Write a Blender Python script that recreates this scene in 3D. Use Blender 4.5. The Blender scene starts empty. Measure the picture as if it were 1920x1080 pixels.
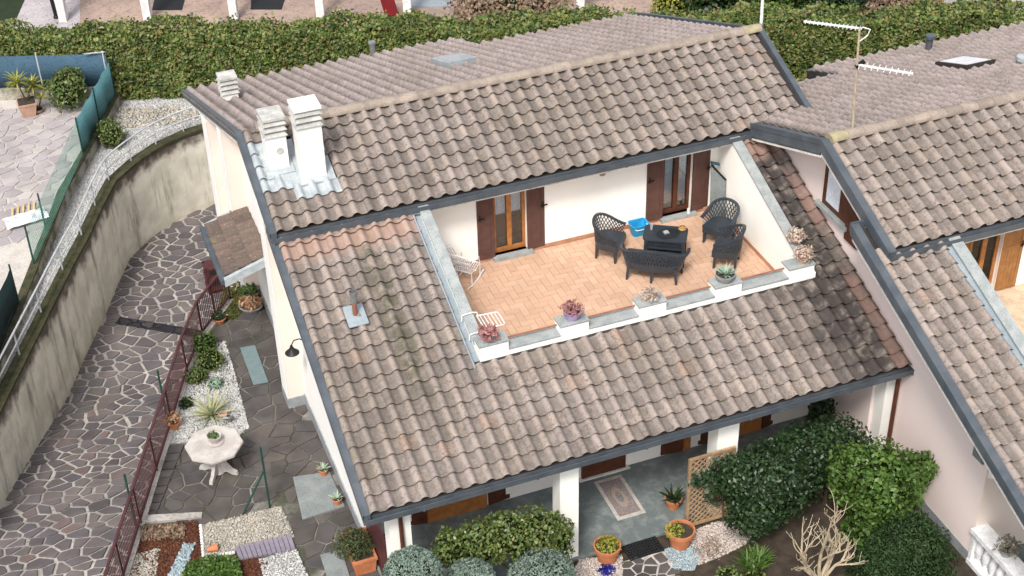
import bpy, math, random
import numpy as np
from mathutils import Matrix, Vector
random.seed(7); RNG = np.random.default_rng(7)
S = bpy.context.scene
COL = S.collection
# ------------------------------------------------------------------ camera
CP = np.array([-3.97154, -18.43425, 18.00243]); YAW, PIT, ROL, FPX = 0.347175, 0.618115, -0.0283626, 2831.79
_f = np.array([math.sin(YAW)*math.cos(PIT), math.cos(YAW)*math.cos(PIT), -math.sin(PIT)])
_r = np.cross(_f, [0, 0, 1]); _r /= np.linalg.norm(_r); _u = np.cross(_r, _f)
CR = math.cos(ROL)*_r + math.sin(ROL)*_u; CU = -math.sin(ROL)*_r + math.cos(ROL)*_u; CF = _f
cd = bpy.data.cameras.new('camera'); cam = bpy.data.objects.new('camera', cd); COL.objects.link(cam)
cd.sensor_width = 36; cd.lens = 36*FPX/1920; cd.clip_start = .5; cd.clip_end = 600
cam.matrix_world = Matrix(((CR[0], CU[0], -CF[0], CP[0]), (CR[1], CU[1], -CF[1], CP[1]), (CR[2], CU[2], -CF[2], CP[2]), (0, 0, 0, 1)))
S.camera = cam
# ------------------------------------------------------------------ sky, sun, exposure
SUN_EL, SUN_AZ = 52, 216          # azimuth clockwise from +Y: behind the camera, a little to the left
w = bpy.data.worlds.new('World'); S.world = w; w.use_nodes = True
nt = w.node_tree; bg = nt.nodes['Background']; bg.inputs['Strength'].default_value = .105
sk = nt.nodes.new('ShaderNodeTexSky'); sk.sky_type = 'NISHITA'; sk.sun_disc = False
sk.sun_elevation = math.radians(SUN_EL); sk.sun_rotation = math.radians(SUN_AZ); sk.dust_density = 4; sk.air_density = 1.0; sk.ozone_density = 1
hs = nt.nodes.new('ShaderNodeHueSaturation'); hs.inputs['Saturation'].default_value = .35
nt.links.new(sk.outputs[0], hs.inputs['Color']); nt.links.new(hs.outputs[0], bg.inputs['Color'])
sl = bpy.data.lights.new('sun', 'SUN'); sl.energy = 1.5; sl.angle = math.radians(12); sl.color = (1, .955, .89)
so = bpy.data.objects.new('sun', sl); COL.objects.link(so)
_a, _e = math.radians(SUN_AZ), math.radians(SUN_EL)
so.rotation_euler = Vector((math.sin(_a)*math.cos(_e), math.cos(_a)*math.cos(_e), math.sin(_e))).to_track_quat('Z', 'Y').to_euler()
so.location = (0, -10, 30)
S.view_settings.view_transform = 'Standard'; S.view_settings.look = 'None'; S.view_settings.exposure = 1.18; S.view_settings.gamma = 1
S.view_settings.use_curve_mapping = False
S.render.engine = 'CYCLES'

# ------------------------------------------------------------------ pixel -> place
def ray(px): return CF + (px[0]-960)/FPX*CR - (px[1]-540)/FPX*CU
def on(px, n, c):
    d = ray(px); n = np.array(n, float); return Vector(CP + (c - CP@n)/(d@n)*d)
def P(x, y, z): return on((x, y), (0, 0, 1), z)
def PY(x, y, Y): return on((x, y), (0, 1, 0), Y)
def PX(x, y, X): return on((x, y), (1, 0, 0), X)
T = 0.37113; SL = math.atan(T); CS, SN = math.cos(SL), math.sin(SL)
TP, TE = .30, .325                       # roof tile pitch and exposure
YM, ZM, YR, ZR = 5.645, 2.294, 8.127, 3.215
def PLR(x, y, o=0): return on((x, y), (0, -T, 1), o)
def PUR(x, y, o=0): return on((x, y), (0, -T, 1), ZR-T*YR+o)
def PBR(x, y, o=0): return on((x, y), (0, T, 1), ZR+T*YR+o)
NX, NXL, NYR, NZR, NT_ = 10.2, 9.92, 2.94, 3.46, .38    # the neighbouring house
def PNB(x, y, o=0): return on((x, y), (0, NT_, 1), NZR+NT_*NYR+o)
YARD, GARD, PORCH, PATIO, TFL = -2.75, -2.8, -2.7, -2.0, .22

# ------------------------------------------------------------------ materials
def _n(t, kind, **kw):
    n = t.nodes.new(kind)
    for k, v in kw.items(): setattr(n, k, v)
    return n
def mix(t, fac, a, b, blend='MIX'):
    m = _n(t, 'ShaderNodeMix', data_type='RGBA', blend_type=blend)
    for i, v in ((0, fac), (6, a), (7, b)):
        if hasattr(v, 'is_linked') or isinstance(v, bpy.types.NodeSocket): t.links.new(v, m.inputs[i])
        elif i == 0: m.inputs[0].default_value = v
        else: m.inputs[i].default_value = (*v, 1)
    return m.outputs[2]
def ramp(t, fac, lo, hi):
    m = _n(t, 'ShaderNodeMapRange', interpolation_type='SMOOTHSTEP'); t.links.new(fac, m.inputs[0])
    m.inputs[1].default_value = lo; m.inputs[2].default_value = hi; return m.outputs[0]
def math_(t, op, a, b=None, clamp=False):
    m = _n(t, 'ShaderNodeMath', operation=op, use_clamp=clamp)
    for i, v in enumerate((a, b)):
        if v is None: continue
        if isinstance(v, (int, float)): m.inputs[i].default_value = v
        else: t.links.new(v, m.inputs[i])
    return m.outputs[0]
def noise(t, scale, detail=4, rough=.55, vec=None):
    n = _n(t, 'ShaderNodeTexNoise'); n.inputs['Scale'].default_value = scale; n.inputs['Detail'].default_value = detail; n.inputs['Roughness'].default_value = rough
    if vec is None: vec = _n(t, 'ShaderNodeNewGeometry').outputs['Position']
    t.links.new(vec, n.inputs['Vector']); return n.outputs[0]
def base(name, rough=.75, spec=.3, metal=0):
    m = bpy.data.materials.new(name); m.use_nodes = True; t = m.node_tree; b = t.nodes['Principled BSDF']
    b.inputs['Roughness'].default_value = rough; b.inputs['Specular IOR Level'].default_value = spec; b.inputs['Metallic'].default_value = metal
    return m, t, b
def bump(t, b, scale, strength, dist=.01, detail=5):
    h = noise(t, scale, detail); bp = _n(t, 'ShaderNodeBump'); bp.inputs['Strength'].default_value = strength; bp.inputs['Distance'].default_value = dist
    t.links.new(h, bp.inputs['Height']); t.links.new(bp.outputs[0], b.inputs['Normal'])
def M(name, col, col2=None, scale=2.5, rough=.75, spec=.3, metal=0, rnd=0, isl=0, bmp=0, bsc=40, lo=.35, hi=.65, fine=.12):
    m, t, b = base(name, rough, spec, metal)
    col2 = col2 or tuple(c*.78 for c in col)
    c = mix(t, ramp(t, noise(t, scale), lo, hi), col, col2)
    if fine:
        f = noise(t, scale*14, 3); c = mix(t, ramp(t, f, .45, .7), c, mix(t, 1, c, (1-fine*3,)*3, 'MULTIPLY'))
    if rnd or isl:
        src = _n(t, 'ShaderNodeObjectInfo').outputs['Random'] if rnd else _n(t, 'ShaderNodeNewGeometry').outputs['Random Per Island']
        k = rnd or isl
        g = math_(t, 'MULTIPLY_ADD', src, 2*k); t.nodes[-1].inputs[2].default_value = 1-k
        v = _n(t, 'ShaderNodeCombineColor'); [t.links.new(g, v.inputs[i]) for i in range(3)]
        c = mix(t, 1, c, v.outputs[0], 'MULTIPLY')
    t.links.new(c, b.inputs['Base Color'])
    if bmp: bump(t, b, bsc, bmp)
    return m
def MI(name, cols, rough=.6, spec=.3, trans=0, src='isl', var=.25, low=None):
    """colour picked per island (leaf, pebble) from a list"""
    m, t, b = base(name, rough, spec)
    r = _n(t, 'ShaderNodeNewGeometry').outputs['Random Per Island'] if src == 'isl' else _n(t, 'ShaderNodeObjectInfo').outputs['Random']
    cr = _n(t, 'ShaderNodeValToRGB'); t.links.new(r, cr.inputs[0]); e = cr.color_ramp.elements
    while len(e) < len(cols): e.new(.5)
    for i, c in enumerate(cols): e[i].position = i/(len(cols)-1); e[i].color = (*c, 1)
    c = cr.outputs[0]
    if var: c = mix(t, ramp(t, noise(t, 1.6, 3), .35, .65), c, mix(t, 1, c, (1-var,)*3, 'MULTIPLY'))
    t.links.new(c, b.inputs['Base Color'])
    if trans:
        tr = _n(t, 'ShaderNodeBsdfTranslucent'); t.links.new(c, tr.inputs[0]); ms = _n(t, 'ShaderNodeMixShader'); ms.inputs[0].default_value = trans
        t.links.new(b.outputs[0], ms.inputs[1]); t.links.new(tr.outputs[0], ms.inputs[2]); t.links.new(ms.outputs[0], t.nodes['Material Output'].inputs[0])
    return m
def tile_mat(name, kind):
    m, t, b = base(name, .88, .2)
    geo = _n(t, 'ShaderNodeNewGeometry'); pos = geo.outputs['Position']
    at = _n(t, 'ShaderNodeAttribute', attribute_name='tint')
    r = math_(t, 'FRACT', math_(t, 'ADD', math_(t, 'MULTIPLY', _n(t, 'ShaderNodeObjectInfo').outputs['Random'], 7.31), at.outputs['Fac']))
    cr = _n(t, 'ShaderNodeValToRGB'); t.links.new(r, cr.inputs[0]); e = cr.color_ramp.elements
    pal = {'front': ((0, (.195, .163, .147)), (.25, (.30, .25, .222)), (.5, (.24, .203, .186)), (.75, (.335, .277, .243)), (.985, (.275, .225, .197)), (1, (.315, .228, .182))),
           'back': ((0, (.29, .24, .228)), (.4, (.33, .275, .26)), (.7, (.31, .255, .243)), (1, (.36, .295, .275))),
           'canopy': ((0, (.09, .066, .055)), (.5, (.12, .088, .072)), (1, (.15, .105, .085)))}[kind]
    while len(e) < len(pal): e.new(.5)
    for i, (p, c) in enumerate(pal): e[i].position = p; e[i].color = (*c, 1)
    c = cr.outputs[0]
    c = mix(t, ramp(t, noise(t, .55, 3), .4, .66), c, mix(t, 1, c, (.84, .84, .81), 'MULTIPLY'))
    c = mix(t, math_(t, 'MULTIPLY', ramp(t, noise(t, 7, 5, .65), .5, .68), .55), c, mix(t, 1, c, (.58, .57, .55), 'MULTIPLY'))
    gr = _n(t, 'ShaderNodeAttribute', attribute_name='grime_shade').outputs['Fac']
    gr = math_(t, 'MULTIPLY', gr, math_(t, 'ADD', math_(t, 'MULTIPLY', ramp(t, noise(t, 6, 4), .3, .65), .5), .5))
    c = mix(t, math_(t, 'MULTIPLY', gr, {'front': .56, 'back': .8, 'canopy': .4}[kind], True), c, (.085, .074, .064))  # pan dirt, plus shade below the row edges put into the colour
    # lichen speckle and grime, in patches of their own
    sp = math_(t, 'MULTIPLY', ramp(t, noise(t, 17, 5, .75), .51, .62), ramp(t, noise(t, 2.2, 3), .30, .58))
    c = mix(t, math_(t, 'MULTIPLY', sp, .78), c, (.105, .088, .078))
    c = mix(t, math_(t, 'MULTIPLY', ramp(t, noise(t, 38, 3, .6), .6, .68), .5), c, (.36, .325, .285))
    sx = _n(t, 'ShaderNodeSeparateXYZ'); t.links.new(pos, sx.inputs[0]); X, Y = sx.outputs[0], sx.outputs[1]
    wob = math_(t, 'MULTIPLY', math_(t, 'SUBTRACT', noise(t, 1.7, 3), .5), 1.5)
    if kind == 'front':
        Z = sx.outputs[2]
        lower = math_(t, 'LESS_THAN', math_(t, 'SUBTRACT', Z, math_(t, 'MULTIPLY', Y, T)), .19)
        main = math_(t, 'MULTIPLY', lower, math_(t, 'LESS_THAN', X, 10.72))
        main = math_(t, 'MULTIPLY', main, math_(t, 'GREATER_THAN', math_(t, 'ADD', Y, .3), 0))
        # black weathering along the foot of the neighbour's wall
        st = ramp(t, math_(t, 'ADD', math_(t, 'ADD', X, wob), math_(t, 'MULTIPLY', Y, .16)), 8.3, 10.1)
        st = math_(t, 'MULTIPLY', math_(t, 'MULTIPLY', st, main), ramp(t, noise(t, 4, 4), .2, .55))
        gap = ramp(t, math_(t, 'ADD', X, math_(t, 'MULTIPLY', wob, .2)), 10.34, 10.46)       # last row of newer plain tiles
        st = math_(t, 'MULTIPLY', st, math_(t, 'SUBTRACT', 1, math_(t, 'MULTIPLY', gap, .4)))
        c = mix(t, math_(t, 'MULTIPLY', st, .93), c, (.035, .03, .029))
        red = math_(t, 'MULTIPLY', math_(t, 'MULTIPLY', gap, main), ramp(t, noise(t, 1.1, 2), .42, .6))
        c = mix(t, math_(t, 'MULTIPLY', red, .5), c, (.27, .155, .125))
        # moss run below the downpipe and round the vent
        d = math_(t, 'ABSOLUTE', math_(t, 'SUBTRACT', math_(t, 'ADD', X, math_(t, 'MULTIPLY', wob, .22)), 1.62))
        ms = math_(t, 'MULTIPLY', math_(t, 'SUBTRACT', 1, ramp(t, d, .05, .4)), math_(t, 'MULTIPLY', main, ramp(t, noise(t, 4, 4), .35, .6)))
        ms = math_(t, 'MULTIPLY', ms, ramp(t, Y, 1.2, 2.6))
        c = mix(t, math_(t, 'MULTIPLY', ms, .72), c, (.06, .062, .032))
        # sheltered fresh clay under the upper eaves
        fr = math_(t, 'MULTIPLY', ramp(t, math_(t, 'ADD', Y, math_(t, 'MULTIPLY', wob, .12)), 4.95, 5.3), main)
        c = mix(t, math_(t, 'MULTIPLY', fr, .55), c, (.37, .235, .185))
    g = math_(t, 'MULTIPLY', ramp(t, noise(t, 1.3, 4), .6, .74), ramp(t, noise(t, 13, 4), .45, .6))
    c = mix(t, math_(t, 'MULTIPLY', g, .45), c, (.17, .155, .075))
    t.links.new(c, b.inputs['Base Color']); bump(t, b, 60, .35, .012)
    return m
def concrete_mat():
    m, t, b = base('stained_concrete', .9, .15)
    pos = _n(t, 'ShaderNodeNewGeometry').outputs['Position']
    mp = _n(t, 'ShaderNodeMapping'); mp.inputs['Scale'].default_value = (1.3, 1.3, .22); t.links.new(pos, mp.inputs[0])
    c = mix(t, ramp(t, noise(t, 1.6, 4), .35, .65), (.72, .675, .57), (.57, .535, .44))
    st = ramp(t, noise(t, 2.2, 5, .65, mp.outputs[0]), .50, .70)
    c = mix(t, math_(t, 'MULTIPLY', st, .72), c, (.17, .165, .135))
    sx = _n(t, 'ShaderNodeSeparateXYZ'); t.links.new(pos, sx.inputs[0])
    top = ramp(t, math_(t, 'ADD', sx.outputs[2], math_(t, 'MULTIPLY', noise(t, 2.6, 5, .6), .9)), -2.42, -2.02)
    c = mix(t, math_(t, 'MULTIPLY', top, .9), c, (.065, .04, .034))
    ft = ramp(t, math_(t, 'ADD', sx.outputs[2], math_(t, 'MULTIPLY', noise(t, 3, 4), .35)), -4.35, -4.75)
    c = mix(t, math_(t, 'MULTIPLY', ft, .45), c, (.40, .31, .16))
    t.links.new(c, b.inputs['Base Color']); bump(t, b, 25, .25); return m
K = {}
K['tile'] = tile_mat('clay_tile', 'front'); K['tile_back'] = tile_mat('back_clay_tile', 'back'); K['tile_dark'] = tile_mat('brown_clay_tile', 'canopy')  # back slopes use a greyer clay palette with darker pans
K['ridge'] = M('ridge_clay', (.32, .262, .215), (.24, .20, .168), 4, rough=.9, rnd=.12, bmp=.4, bsc=45)
K['ridge_moss'] = M('ridge_lichen', (.36, .31, .19), (.27, .235, .16), 7, rough=.9, bmp=.4)
K['fascia'] = M('slate_grey_metal', (.060, .072, .086), (.085, .098, .113), 3, rough=.45, spec=.4, fine=.05)
K['lead'] = M('lead_sheet', (.30, .335, .355), (.40, .43, .44), 4, rough=.5, fine=.08)
K['flash'] = M('blue_grey_flashing', (.215, .26, .29), (.27, .31, .34), 2, rough=.5, fine=.06)
K['soffit'] = M('white_soffit', (.72, .70, .65), None, 2)
K['white'] = M('white_render', (.87, .855, .80), (.83, .815, .76), 1.2, rough=.85, fine=0, bmp=.08, bsc=80)
K['cream'] = M('cream_render', (.80, .78, .75), (.75, .73, .70), .9, rough=.85, fine=0, bmp=.08, bsc=80)
K['peach'] = M('peach_render', (.72, .61, .54), (.68, .575, .51), .9, rough=.85, fine=0, bmp=.08, bsc=80)
K['pink'] = M('pink_render', (.77, .655, .62), (.75, .635, .60), .6, rough=.85, fine=0, bmp=.08, bsc=80)
K['plinth'] = M('grey_plinth', (.30, .32, .33), None, 3)
K['stone'] = M('grey_stone_slab', (.26, .285, .285), (.34, .36, .355), 5, rough=.6, fine=.15)
K['porchfl'] = M('grey_green_stone_floor', (.135, .16, .162), (.24, .265, .26), 5, rough=.5, fine=.2, lo=.4, hi=.75)
K['terra'] = MI('terracotta_tile', [(.47, .30, .205), (.51, .33, .23), (.485, .315, .215), (.54, .36, .255), (.50, .32, .22)], .7, .3, src='obj', var=.1)
K['terra_j'] = MI('terracotta_tile_far', [(.47, .30, .205), (.51, .33, .23), (.485, .315, .215), (.54, .36, .255), (.50, .32, .22)], .7, .3, var=.1)
K['grout'] = M('dark_grout', (.25, .16, .115), None, 5)
K['skirt'] = M('terracotta_skirting', (.48, .25, .15), None, 4)
K['brown'] = M('brown_painted_wood', (.105, .052, .042), (.085, .042, .035), 6, rough=.5, fine=.05)
K['dbrown'] = M('dark_brown_wood', (.10, .035, .018), (.075, .026, .014), 6, rough=.45)
K['deck'] = M('roof_deck', (.04, .033, .03), None, 4, rough=.9)
K['wood'] = M('varnished_wood', (.42, .17, .045), (.30, .11, .03), 8, rough=.35, spec=.5)
K['wood2'] = M('honey_shutter_wood', (.34, .16, .055), (.27, .12, .04), 8, rough=.45)
K['iron'] = M('black_iron', (.012, .012, .014), None, 5, rough=.5)
K['resin'] = M('charcoal_resin', (.030, .038, .048), (.024, .030, .038), 5, rough=.38, spec=.5, fine=.05)
K['whitemetal'] = M('white_enamel', (.80, .80, .80), None, 5, rough=.4)
K['galv'] = M('galvanised_rail', (.58, .60, .63), (.48, .50, .53), 3, rough=.4, metal=.25)
K['steel'] = M('steel_pipe', (.42, .43, .44), None, 6, rough=.35, metal=.7)
K['rustpipe'] = M('rust_pipe', (.30, .12, .07), None, 6)
K['chim'] = M('white_chimney_render', (.80, .79, .76), (.70, .69, .66), 3, rough=.85, fine=.05)
K['chimcap'] = M('grey_chimney_cap', (.50, .49, .46), (.36, .36, .34), 5, rough=.85)
K['concrete'] = concrete_mat()
K['moss'] = M('mossy_coping', (.030, .034, .015), (.065, .06, .03), 5, rough=.95, bmp=.6, bsc=30, fine=.2)
K['mosswall'] = M('mossy_white_wall', (.38, .36, .30), (.12, .11, .07), 2.5, rough=.9, fine=.15)
K['stonej'] = MI('porphyry_stone_mass', [(.085, .074, .078), (.13, .112, .113), (.105, .096, .105), (.155, .13, .125), (.12, .108, .105)], .75, .3, var=.2)
K['stones'] = MI('porphyry_stone', [(.085, .074, .078), (.13, .112, .113), (.105, .096, .105), (.155, .13, .125), (.12, .108, .105), (.165, .12, .115)], .75, .3, src='obj', var=.25)
K['mortar'] = M('pale_mortar', (.43, .40, .37), (.28, .26, .24), .9, rough=.9)
K['ystone'] = MI('yard_stone', [(.062, .057, .053), (.095, .082, .076), (.075, .068, .069), (.11, .094, .082)], .8, .25, src='obj', var=.35)
K['ymortar'] = M('mossy_mortar', (.24, .225, .205), (.06, .062, .042), 1.1, rough=.95, lo=.3, hi=.6)
K['pstone'] = MI('patio_stone', [(.30, .27, .275), (.38, .345, .335), (.33, .295, .305), (.41, .375, .355)], .8, .25, src='obj', var=.2)
K['pmortar'] = M('patio_mortar', (.50, .46, .42), (.40, .37, .34), 2)
K['gravel'] = MI('white_gravel', [(.33, .33, .325), (.48, .475, .46), (.40, .40, .40), (.56, .55, .53), (.27, .265, .26)], .8, .2, var=.12)
K['gravelb'] = MI('buff_gravel', [(.31, .285, .235), (.42, .39, .335), (.26, .25, .225), (.48, .45, .39), (.36, .30, .24)], .8, .2, var=.15)
K['gravelp'] = MI('pink_marble_chips', [(.46, .38, .345), (.57, .50, .455), (.38, .30, .265), (.62, .57, .52)], .8, .2, var=.15)
K['blueglass'] = MI('pale_blue_chips', [(.24, .33, .37), (.36, .44, .47), (.20, .27, .31), (.44, .50, .52)], .5, .4, var=.1)
K['gbase'] = M('gravel_bed', (.33, .32, .30), (.24, .23, .21), 20)
K['soil'] = M('dark_soil', (.035, .027, .020), (.06, .045, .032), 5, rough=.95, bmp=.8, bsc=25)
K['mulch'] = MI('red_bark_chips', [(.085, .032, .02), (.125, .048, .027), (.06, .025, .016), (.15, .065, .04)], .9, .1, var=.2)
K['mulchb'] = M('red_bark_bed', (.10, .038, .022), None, 8)
K['rail'] = M('red_brown_railing', (.085, .026, .028), (.065, .022, .024), 4, rough=.5)
K['greenpost'] = M('dark_green_post', (.016, .060, .048), None, 4, rough=.5)
K['terrapot'] = M('terracotta_pot', (.50, .19, .085), (.42, .15, .065), 6, rough=.8)
K['palepot'] = M('pale_terracotta', (.50, .30, .22), (.40, .25, .18), 5)
K['slab'] = M('grey_green_slab', (.165, .185, .185), (.21, .23, .225), 3, rough=.7)
K['mat'] = M('grey_green_mat', (.125, .175, .18), (.15, .20, .205), 9, rough=.9)
K['tablestone'] = M('pale_cast_stone', (.47, .445, .42), (.36, .325, .30), 3, rough=.85, fine=.08)
K['leaf_hedge'] = MI('hedge_leaf', [(.022, .05, .014), (.055, .10, .02), (.10, .155, .03), (.155, .205, .045), (.24, .25, .08), (.22, .15, .06)], .5, .35, .2, var=.3)
K['leaf_box'] = MI('glossy_light_leaf', [(.045, .085, .02), (.075, .125, .03), (.13, .18, .045), (.20, .22, .07), (.085, .115, .03)], .4, .4, .2)
K['leaf_grey'] = MI('silver_leaf', [(.13, .19, .15), (.19, .26, .21), (.26, .32, .27), (.15, .21, .165)], .7, .2, .15)
K['leaf_dark'] = MI('dark_leaf', [(.010, .027, .010), (.018, .042, .014), (.030, .062, .020), (.045, .08, .028)], .4, .4, .15)
K['leaf_mid'] = MI('fresh_leaf', [(.032, .075, .012), (.055, .115, .018), (.085, .16, .028), (.13, .19, .045)], .45, .35, .2)
K['leaf_yel'] = MI('yellow_leaf', [(.20, .22, .03), (.32, .33, .05), (.42, .40, .09), (.14, .18, .03)], .5, .3, .25)
K['leaf_dry'] = MI('dry_twig_leaf', [(.26, .18, .12), (.36, .26, .18), (.20, .14, .10), (.30, .21, .16)], .9, .1, .1)
K['leaf_pink'] = MI('pink_succulent', [(.36, .13, .12), (.46, .22, .20), (.30, .12, .15), (.50, .30, .25)], .6, .3, .15)
K['leaf_buff'] = MI('buff_succulent', [(.50, .33, .26), (.60, .45, .36), (.38, .30, .24), (.55, .50, .42)], .6, .3, .1)
K['leaf_agave'] = MI('agave_leaf', [(.22, .33, .24), (.33, .44, .34), (.27, .36, .26)], .5, .3, .1)
K['leaf_yucca'] = MI('striped_yucca_leaf', [(.20, .27, .15), (.42, .42, .22), (.52, .50, .30), (.26, .33, .19)], .5, .3, .1)
K['leaf_grass'] = MI('moss_grass', [(.06, .075, .018), (.10, .11, .03), (.14, .13, .04)], .8, .2, .1)
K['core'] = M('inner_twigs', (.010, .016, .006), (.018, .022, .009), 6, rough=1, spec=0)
K['twig'] = M('brown_twig', (.10, .07, .045), None, 8)
K['bare'] = M('pale_bark', (.46, .385, .27), (.36, .29, .20), 9, rough=.9)
K['net_teal'] = M('teal_shade_net', (.10, .26, .29), (.13, .31, .33), 1.5, rough=.8)
K['net_blue'] = M('blue_shade_net', (.034, .075, .115), (.042, .09, .135), 1.2, rough=.8)
K['net_dark'] = M('dark_green_net', (.010, .030, .030), None, 2, rough=.85)
K['net_green'] = M('green_wire_mesh', (.09, .30, .24), None, 3, rough=.6)
K['lattice'] = M('trellis_wood', (.36, .235, .125), (.27, .175, .10), 8, rough=.8)
K['blue'] = M('sky_blue_plastic', (.022, .29, .56), None, 5, rough=.4, fine=0)
K['paving'] = M('pinkish_paving', (.36, .265, .215), (.27, .20, .17), .7, rough=.8)
K['drive_far'] = M('grey_paving', (.40, .36, .37), None, 1)
K['lawn'] = M('olive_lawn', (.13, .12, .035), (.24, .15, .05), .5, rough=.95)
K['darkgreen'] = M('dark_lawn', (.02, .032, .012), None, 3, rough=1)
K['red'] = M('dark_red_paint', (.19, .012, .016), None, 3)
K['farwall'] = M('grey_far_wall', (.48, .47, .48), (.32, .32, .34), 1, rough=.9)
K['black'] = M('black_rubber', (.014, .016, .019), None, 6, rough=.7)
K['drain'] = M('drain_grate', (.025, .025, .032), None, 8, rough=.6)
K['lilac'] = M('lilac_grey_duckboard', (.22, .195, .235), (.18, .16, .20), 6)
K['rug'] = M('rug_border', (.50, .46, .42), None, 8, rough=.95)
K['lace'] = M('white_lace', (.80, .83, .90), (.66, .70, .78), 22, rough=.9, fine=.2)
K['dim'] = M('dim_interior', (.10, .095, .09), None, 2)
K['pvc'] = M('white_sheet', (.72, .72, .74), (.60, .60, .63), 6, rough=.5)
K['slatwood'] = M('yellow_slat_wood', (.55, .42, .20), None, 8)
K['lilacpot'] = M('lilac_pot', (.42, .32, .52), None, 8)
K['greypot'] = M('grey_pot', (.27, .27, .27), (.36, .36, .36), 8)
K['bluefl'] = MI('deep_blue_glass', [(.012, .012, .12), (.02, .02, .2), (.01, .01, .07)], .3, .5, var=0)
K['wicker'] = M('gold_wicker', (.42, .24, .08), None, 12)
K['firewood'] = MI('dry_flower', [(.40, .22, .12), (.52, .33, .2), (.30, .16, .09)], .9, .1)
def glass_mat(name, tint, rough=.05):
    m, t, b = base(name, rough, .5); b.inputs['Base Color'].default_value = (*tint, 1); b.inputs['Transmission Weight'].default_value = .85; b.inputs['IOR'].default_value = 1.45; return m
def pane_mat():
    m, t, b = base('window_pane', .04, .6); tr = _n(t, 'ShaderNodeBsdfTransparent'); tr.inputs[0].default_value = (.92, .95, .96, 1); gl = _n(t, 'ShaderNodeBsdfGlossy'); gl.inputs['Roughness'].default_value = .03
    fr = _n(t, 'ShaderNodeFresnel'); fr.inputs[0].default_value = 1.5; ms = _n(t, 'ShaderNodeMixShader'); t.links.new(fr.outputs[0], ms.inputs[0]); t.links.new(tr.outputs[0], ms.inputs[1]); t.links.new(gl.outputs[0], ms.inputs[2])
    t.links.new(ms.outputs[0], t.nodes['Material Output'].inputs[0]); return m
K['pane'] = pane_mat()
K['skyglass'] = M('skylight_glass', (.30, .36, .40), None, 2, rough=.08, spec=.9, fine=0)
K['clearglass'] = glass_mat('clear_tumbler', (.9, .93, .95))
def rug_mat():
    m, t, b = base('oriental_rug', .95, .1); tc = _n(t, 'ShaderNodeTexCoord'); sx = _n(t, 'ShaderNodeSeparateXYZ'); t.links.new(tc.outputs['Generated'], sx.inputs[0])
    u = math_(t, 'ABSOLUTE', math_(t, 'SUBTRACT', sx.outputs[0], .5)); v = math_(t, 'ABSOLUTE', math_(t, 'SUBTRACT', sx.outputs[1], .5))
    d = math_(t, 'SQRT', math_(t, 'ADD', math_(t, 'POWER', math_(t, 'MULTIPLY', u, 2.2), 2.), math_(t, 'POWER', math_(t, 'MULTIPLY', v, 2.), 2.)))
    edge = math_(t, 'MAXIMUM', math_(t, 'MULTIPLY', u, 2), math_(t, 'ADD', math_(t, 'MULTIPLY', v, 1.), .5))
    c = mix(t, ramp(t, d, .55, .62), (.30, .225, .185), (.19, .165, .165)); c = mix(t, ramp(t, d, .34, .27), c, (.14, .14, .155))
    c = mix(t, ramp(t, edge, .84, .87), c, (.20, .165, .165))
    vo = _n(t, 'ShaderNodeTexVoronoi'); vo.inputs['Scale'].default_value = 26; c = mix(t, ramp(t, vo.outputs['Distance'], .5, .3), c, mix(t, .5, c, (.36, .30, .26)))
    t.links.new(vo.inputs[0].links[0].from_socket if vo.inputs[0].is_linked else tc.outputs['Object'], vo.inputs[0])
    t.links.new(c, b.inputs['Base Color']); return m
K['rugmid'] = rug_mat()

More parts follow.
